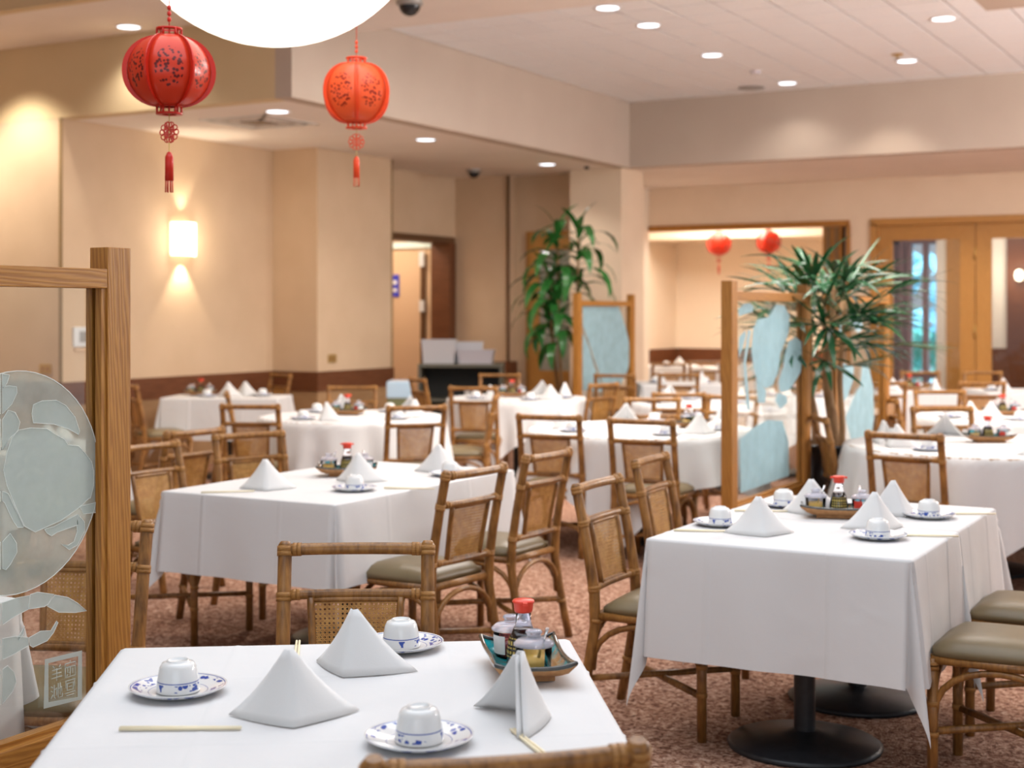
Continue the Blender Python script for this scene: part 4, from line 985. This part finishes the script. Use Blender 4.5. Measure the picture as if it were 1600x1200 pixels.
# ------------------------------------------------------------------ lanterns
def lantern(p, r, hh, rz, label, orange=False, cord=1.0, nrib=6):
    t = thing('red_lantern', label, 'lantern', p, rz, 'red hanging lanterns'); a_, b_ = ('lantern_orange', 'lantern_panel2') if orange else ('lantern', 'lantern_panel')
    capr = r * .27
    def prof(q): # q -1..1 -> (radius, z)
        th = q * math.pi / 2 * .86; return (r * math.cos(th) ** .85, hh * math.sin(th) / math.sin(math.pi / 2 * .86))
    for k in range(nrib):
        az = 2 * math.pi * k / nrib; d = Vector((math.cos(az), math.sin(az), 0)); n_ = Vector((-d.y, d.x, 0)); N = 18; vs = []
        for i in range(N + 1):
            rr, z = prof(-1 + 2 * i / N)
            for off in (-.006, .007 * r / .15 + .004):
                for s_ in (-.0022, .0022):
                    q = d * (rr * .97 + off) + n_ * s_; vs.append((q.x, q.y, z))
        fs = []
        for i in range(N):
            o_ = 4 * i
            for a, c in ((0, 1), (1, 3), (3, 2), (2, 0)): fs.append((o_ + a, o_ + c, o_ + 4 + c, o_ + 4 + a))
        MB().add(vs, fs).build('rib', a_, t)
        # curved pierced panel between this rib and the next
        az2 = az + 2 * math.pi / nrib; vs = []; uv = []; NN, K = 14, 6
        for i in range(NN + 1):
            rr, z = prof(-.97 + 1.94 * i / NN)
            for j in range(K + 1):
                A = az + (az2 - az) * j / K; ch = math.cos(math.pi / nrib) / math.cos(A - (az + az2) / 2)
                q_ = rr * .93 * (ch * .6 + .4); vs.append((q_ * math.cos(A), q_ * math.sin(A), z)); uv.append((j / K * .6 + .2, i / NN))
        fs = [(i * (K + 1) + j, i * (K + 1) + j + 1, (i + 1) * (K + 1) + j + 1, (i + 1) * (K + 1) + j) for i in range(NN) for j in range(K)]
        o = MB().add(vs, fs, True).build('panel', b_, t); ul = o.data.uv_layers.new()
        for lp in o.data.loops: ul.data[lp.index].uv = uv[lp.vertex_index]
        s_ = o.modifiers.new('t', 'SOLIDIFY'); s_.thickness = .002
    for s_, nm in ((1, 'top_crown'), (-1, 'bottom_crown')):
        b = MB(); z0 = s_ * hh * .97
        for k in range(nrib):
            az = 2 * math.pi * k / nrib
            b.tube([(capr * math.cos(az), capr * math.sin(az), z0), (capr * math.cos(az), capr * math.sin(az), z0 + s_ * .028)], .0042, 6)
            az += math.pi / nrib; b.tube([(capr * .8 * math.cos(az), capr * .8 * math.sin(az), z0), (capr * .8 * math.cos(az), capr * .8 * math.sin(az), z0 + s_ * .028)], .003, 5)
        for zz in (z0, z0 + s_ * .026): b.lathe([(capr * .62, zz - .003), (capr * 1.1, zz - .003), (capr * 1.1, zz + .003), (capr * .62, zz + .003), (capr * .62, zz - .003)], 16)
        b.build(nm, a_, t)
    MB().tube([(0, 0, -hh - .02), (0, 0, -hh - .15 * r / .15 - .09)], .0015, 5).build('string', 'gold_print', t)
    MB().tube([(0, 0, hh + .02), (0, 0, hh + cord)], .0018, 5).build('cord', a_, t)
    for zz in (hh + .055, hh + .075, hh + .095): MB().lathe([(0, zz - .010), (.007, zz - .005), (.007, zz + .005), (0, zz + .010)], 10).build('bead', a_, t)
    fz = -hh - .085; b = MB()   # pierced flower disc, one upright and one crossed
    for rot in (0, math.pi / 2):
        mt = Matrix.Translation((0, 0, fz)) @ Matrix.Rotation(rot, 4, 'Z')
        for k in range(10):
            a = 2 * math.pi * k / 10; c_ = Vector((.026 * math.cos(a), 0, .026 * math.sin(a))); pts = []
            for i in range(9): q = 2 * math.pi * i / 8; pts.append(mt @ (c_ + Vector((.010 * math.cos(q), 0, .010 * math.sin(q)))))
            b.tube(pts, .0022, 5, caps=False); b.tube([mt @ Vector((.008 * math.cos(a), 0, .008 * math.sin(a))), mt @ (c_ * .8)], .0016, 4)
        b.tube([mt @ Vector((.008 * math.cos(q), 0, .008 * math.sin(q))) for q in [2 * math.pi * i / 8 for i in range(9)]], .002, 5, caps=False)
    b.build('flower_disc', a_, t)
    b = MB(); tz = -hh - .155
    b.lathe([(0, tz + .005), (.008, tz), (.014, tz - .015), (.015, tz - .095), (0, tz - .095)], 12)
    for k in range(8): a = 2 * math.pi * k / 8; b.tube([(.012 * math.cos(a), .012 * math.sin(a), tz - .09), (.013 * math.cos(a), .013 * math.sin(a), tz - .135)], .0018, 4)
    b.build('tassel', a_, t)
    return t
def at(lat, dep, z): v_ = cam2w(lat, dep); v_.z = z; return v_
lantern(at(-1.167, 4.9, 2.368), .150, .122, R(-77), 'largest red lantern, deep red, hanging at upper left', cord=2.0)
lantern(at(-.713, 6.6, 2.552), .166, .138, R(-55), 'glossy orange-red lantern hanging right of the white bowl lamp', True, cord=1.4)
lantern(at(3.09, 21.5, 2.56), .175, .16, .2, 'small far lantern in the opening, left of the two', cord=.6)
lantern(at(3.80, 21.3, 2.58), .175, .16, .5, 'small far lantern in the opening behind the palm leaves', cord=.6)

# ------------------------------------------------------------------ lamps and ceiling fittings
bw = at(-.915, 5.5, 3.19)
bl = thing('bowl_pendant', 'huge glowing white bowl lamp hanging at the top left', 'lamp', bw)
prof = [(.62 * math.sin(R(a)), -.62 * math.cos(R(a))) for a in range(0, 96, 5)]
MB().lathe(prof, 64).build('glass_bowl', 'bowl', bl)
MB().lathe([(.60, .05), (.64, .05), (.64, .075), (.60, .075), (.60, .05)], 48).build('rim', 'brass', bl)
for k in range(3): a = k * 2.1; MB().tube([(.62 * math.cos(a), .62 * math.sin(a), .07), (0, 0, 1.1)], .006, 6).build('chain', 'brass', bl)
MB().lathe([(0, 1.1), (.1, 1.1), (.1, 1.31), (0, 1.31)], 16).build('ceiling_rose', 'brass', bl)
def downlight(lat, dep, z, label, power=55, r=.095):
    p = at(lat, dep, z); t = thing('downlight', label, 'ceiling light', p, 0, 'recessed ceiling downlights')
    MB().lathe([(r, -.004), (r + .022, -.006), (r + .024, 0), (r, 0)], 28).build('trim_ring', 'white_metal', t)
    MB().lathe([(0, -.003), (r, -.0035)], 28).build('lens', 'lamp', t)
    if power: light('SPOT', (p.x, p.y, z - .03), power, (1, .93, .85), .07, spot=R(128), blend=.75)
downlight(-3.27, 12.28, Z2, 'downlight in the plaster strip left of the large red lantern')
downlight(-2.05, 12.58, Z1, 'downlight behind the square ceiling vent')
downlight(-.878, 14.64, Z1, 'downlight right of the orange lantern tassel', 70)
downlight(.418, 17.1, Z1, 'downlight above the drooping plant', 60)
for i, (a, b_, w_) in enumerate(((.80, 12.03, 'tiled ceiling, topmost left of the pair'), (1.21, 12.76, 'tiled ceiling, lower right of the top pair'), (1.98, 14.25, 'middle of the tiled ceiling'), (3.06, 16.0, 'tiled ceiling beside the round speaker'), (4.0, 14.58, 'tiled ceiling beside the sprinkler'), (3.74, 12.48, 'tiled ceiling at the top right'))):
    downlight(a, b_, Z3, 'downlight, ' + w_, 26 if b_ > 15.9 else 80)
# more of the same fittings just outside the view (they light the tables)
for a, b_, z in ((-3.6, 8.3, Z2), (1.2, 9.6, Z2), (3.4, 9.3, Z2), (-1.2, 9.3, Z2)): light('SPOT', at(a, b_, z - .05), 115, (1, .93, .85), .09, spot=R(128), blend=.75)
for x in (-11.4, -10.3): light('SPOT', (x, 8.80, Z2 - .05), 190, (1, .91, .78), .08, spot=R(110), blend=.7)
light('SPOT', (-4.1, 15.45, Z3 - .05), 30, (1, .9, .78), .08, spot=R(100), blend=.5)
for x in (-6.6, -3.9, -1.5): light('SPOT', (x, 17.6, Z1 - .05), 110, (1, .9, .77), .10, spot=R(130), blend=.7)
# square air vent
vp = at(-2.33, 13.26, Z1); v = thing('air_vent', 'square ceiling air vent with dark centre', 'vent', vp)
for k, (r_, dz) in enumerate(((.39, .006), (.30, .008), (.20, .008), (.13, .008))):
    b = MB()
    for (x0, x1, y0, y1) in ((-r_, r_, -r_, -r_ + .03), (-r_, r_, r_ - .03, r_), (-r_, -r_ + .03, -r_, r_), (r_ - .03, r_, -r_, r_)): b.box(x0, x1, y0, y1, -dz, 0)
    b.build('frame', 'plaster' if k else 'white_metal', v)
BX(-.12, .12, -.12, .12, -.012, 0).build('core', 'black_plastic', v); BX(-.38, .38, -.38, .38, -.003, 0).build('backing', 'grey_metal', v)
def dome(lat, dep, z, r, label):
    t = thing('dome_camera', label, 'camera', at(lat, dep, z), 0)
    MB().lathe([(r * 1.25, 0), (r * 1.25, -.03), (r, -.04), (0, -.04)], 24).build('housing', 'grey_metal', t)
    MB().lathe([(r * math.cos(R(a)), -.035 - r * math.sin(R(a))) for a in range(0, 91, 10)], 24).build('dome', 'black_plastic', t)
dome(-.80, 11.25, Z2, .085, 'dark glass dome camera at the top edge beside the bowl lamp')
dome(-.47, 17.7, Z1, .075, 'small black dome camera above the dark doorway corner')
tag(MB().lathe([(.14, -.002), (.15, -.012), (.13, -.016), (0, -.014)], 24).build('ceiling_speaker', 'grey_metal', loc=at(2.71, 16.30, Z3)), 'round grey speaker in the tiled ceiling', 'speaker')
tag(MB().lathe([(.055, 0), (.055, -.02), (0, -.028)], 20).build('smoke_detector', 'tubgrey', loc=at(2.57, 15.2, Z3)), 'small smoke detector in the tiled ceiling above the speaker', 'detector')
sp = thing('sprinkler', 'small brass sprinkler head in the tiled ceiling', 'sprinkler', at(3.80, 14.2, Z3))
MB().lathe([(.06, 0), (.05, -.012), (.012, -.014), (.01, -.05), (0, -.05)], 16).build('escutcheon', 'brass', sp); MB().lathe([(0, -.055), (.03, -.053), (.03, -.05), (0, -.05)], 12).build('deflector', 'grey_metal', sp)
tag(MB().lathe([(.03, 0), (.03, -.03), (0, -.035)], 12).build('ceiling_sensor', 'black_plastic', loc=at(.90, 17.35, Z1)), 'tiny dark sensor on the ceiling by the column', 'sensor')
# sconce on the left wall
sc = thing('wall_sconce', 'glowing square wall sconce on the left wall', 'sconce', (-9.88, 10.91, 2.27))
b = MB(); N = 12; vs = []
for z in (-.165, .165):
    for i in range(N + 1): a = math.pi * i / N - math.pi / 2; vs.append((.015 + .12 * math.cos(a), .165 * math.sin(a), z))
b.add(vs, [(i, i + 1, N + 2 + i, N + 1 + i) for i in range(N)], True); b.build('shade', 'sconce', sc)
BX(0, .02, -.06, .06, -.1, .1).build('backplate', 'brass', sc)
light('SPOT', (-9.80, 10.91, 2.08), 26, (1, .84, .62), .03, (0, R(6), 0), spot=R(75), blend=.35)
light('SPOT', (-9.80, 10.91, 2.46), 16, (1, .84, .62), .03, (R(180), R(6), 0), spot=R(75), blend=.4)
light('POINT', (-9.66, 10.91, 2.27), 14, (1, .86, .66), .1)
th = thing('thermostat', 'white square wall control with grey face, left wall', 'thermostat', (-9.88, 9.60, 1.32))
BX(0, .02, -.12, .12, -.09, .09).build('cover', 'white_metal', th, bev=.004); BX(.02, .025, -.05, .06, -.05, .05).build('face', 'grey_metal', th)
BX(0, .015, -.10, .10, -.13, -.105).build('lower_strip', 'passage', th)
def plate(loc, label, rz):
    t = thing('wall_plate', label, 'outlet plate', loc, rz)
    BX(-.075, .075, -.008, 0, -.045, .045).build('plate', 'brass', t, bev=.004)
    for sx in (-.03, .03): BX(sx - .012, sx + .012, -.010, -.007, -.018, .018).build('socket', 'clay', t)
plate((-10.08, 9.35, 1.03), 'brass outlet plate seen above the crab glass', 0)
plate((-9.28, 12.62, 1.045), 'brass outlet plate on the wall pier', R(90))
# hanging painting in the back room
pt = thing('framed_painting', 'wide framed ink painting on the back room wall', 'painting', (-9.70, 20.9, 1.75))
BX(0, .03, -.62, .62, -.36, .36).build('frame', 'bamboo_dark', pt); BX(.028, .035, -.59, .59, -.33, .33).build('sheet', 'paper', pt)
q = MB(); rr = random.Random(3)
for k in range(9):
    y, z = -.1 + rr.uniform(-.25, .3), rr.uniform(-.18, .1); w_ = rr.uniform(.04, .12)
    q.prism([(y + w_ * math.cos(a) * rr.uniform(.6, 1), z + w_ * .8 * math.sin(a) * rr.uniform(.6, 1)) for a in [i * .785 for i in range(8)]], lambda a, b_, t_: (.0355 + .0004 * k + t_, a, b_), 0, .0003)
q.build('ink_brushwork', 'ink', pt)

# ------------------------------------------------------------------ service corner
cpos = cam2w(-.62, 17.0); ct = thing('service_cart', 'olive-grey open service cart with shelves under plastic tubs', 'cart', cpos, V - R(4))
BX(-.46, .52, -.25, .25, .90, .94).build('top', 'cart', ct, bev=.006)
for z in (.12, .50): BX(-.44, .50, -.24, .24, z, z + .03).build('shelf', 'cart', ct)
for x in (-.46, .49): BX(x, x + .03, -.25, .25, .08, .90).build('side_panel', 'cart', ct)
BX(-.44, .50, .22, .25, .12, .90).build('back_panel', 'cartdark', ct)
for x in (-.4, .45):
    for y in (-.2, .2): MB().tube([(x, y - .012, .04), (x, y + .012, .04)], .04, 12).build('caster', 'black_plastic', ct)
def tub(lat, dep, z, sx, sy, h, rz, m_, label, name='plastic_tub'):
    p = at(lat, dep, z); t = thing(name, label, 'tub', p, rz, None); b = MB()
    e = .012; f_ = .90
    vs = []
    for k, (q, zz) in enumerate(((f_, 0), (1, h), (1.05, h), (1.05, h + .012), (.97, h + .012), (f_ * .96, .01))):
        for a, c in ((-1, -1), (1, -1), (1, 1), (-1, 1)): vs.append((a * sx * q, c * sy * q, zz))
    fs = [(0, 1, 2, 3)] + [(4 * k + i, 4 * k + (i + 1) % 4, 4 * k + 4 + (i + 1) % 4, 4 * k + 4 + i) for k in range(5) for i in range(4)] + [(20, 21, 22, 23)]
    b.add(vs, fs).build('tub_body', m_, t); return t
tub(-.86, 17.0, .94, .20, .15, .27, V, 'tub', 'tall clear plastic tub at the left of the cart')
tub(-.52, 17.12, .94, .17, .12, .24, V + .1, 'tub', 'clear plastic tub in the middle of the cart')
tub(-.42, 16.9, .94, .21, .13, .15, V - .08, 'tubgrey', 'pale grey low bus tub at the right of the cart')
def cupstack(lat, dep, z, label):
    p = at(lat, dep, z); b = MB()
    for k in range(4): b.lathe([(0, .025 * k), (.03, .025 * k), (.042, .025 * k + .05), (.039, .025 * k + .05), (.028, .025 * k + .004), (0, .025 * k + .004)], 14)
    tag(b.build('cup_stack', 'china', loc=p), label, 'cups')
cupstack(-.52, 16.85, .53, 'left stack of white cups on the cart shelf'); cupstack(-.42, 16.83, .53, 'right stack of white cups on the cart shelf')
tag(MB().lathe([(0, .0), (.05, 0), (.09, .06), (.085, .06), (.045, .008), (0, .008)], 18).build('bowl', 'tub', loc=at(-.70, 16.9, .15)), 'pale bowl on the bottom cart shelf', 'bowl')
bp = cam2w(-1.22, 15.6); bn = thing('waste_bin', 'olive green bin with pale blue liner beside the cart', 'bin', bp, V)
BX(-.12, .12, -.14, .14, 0, .68).build('bin_body', 'greenbin', bn, bev=.01)
b = MB(); b.box(-.13, .13, -.15, .15, .62, .80); b.build('liner', 'bluebag', bn, bev=.02); BX(-.10, .10, -.12, .12, .79, .81).build('lid', 'tub', bn)
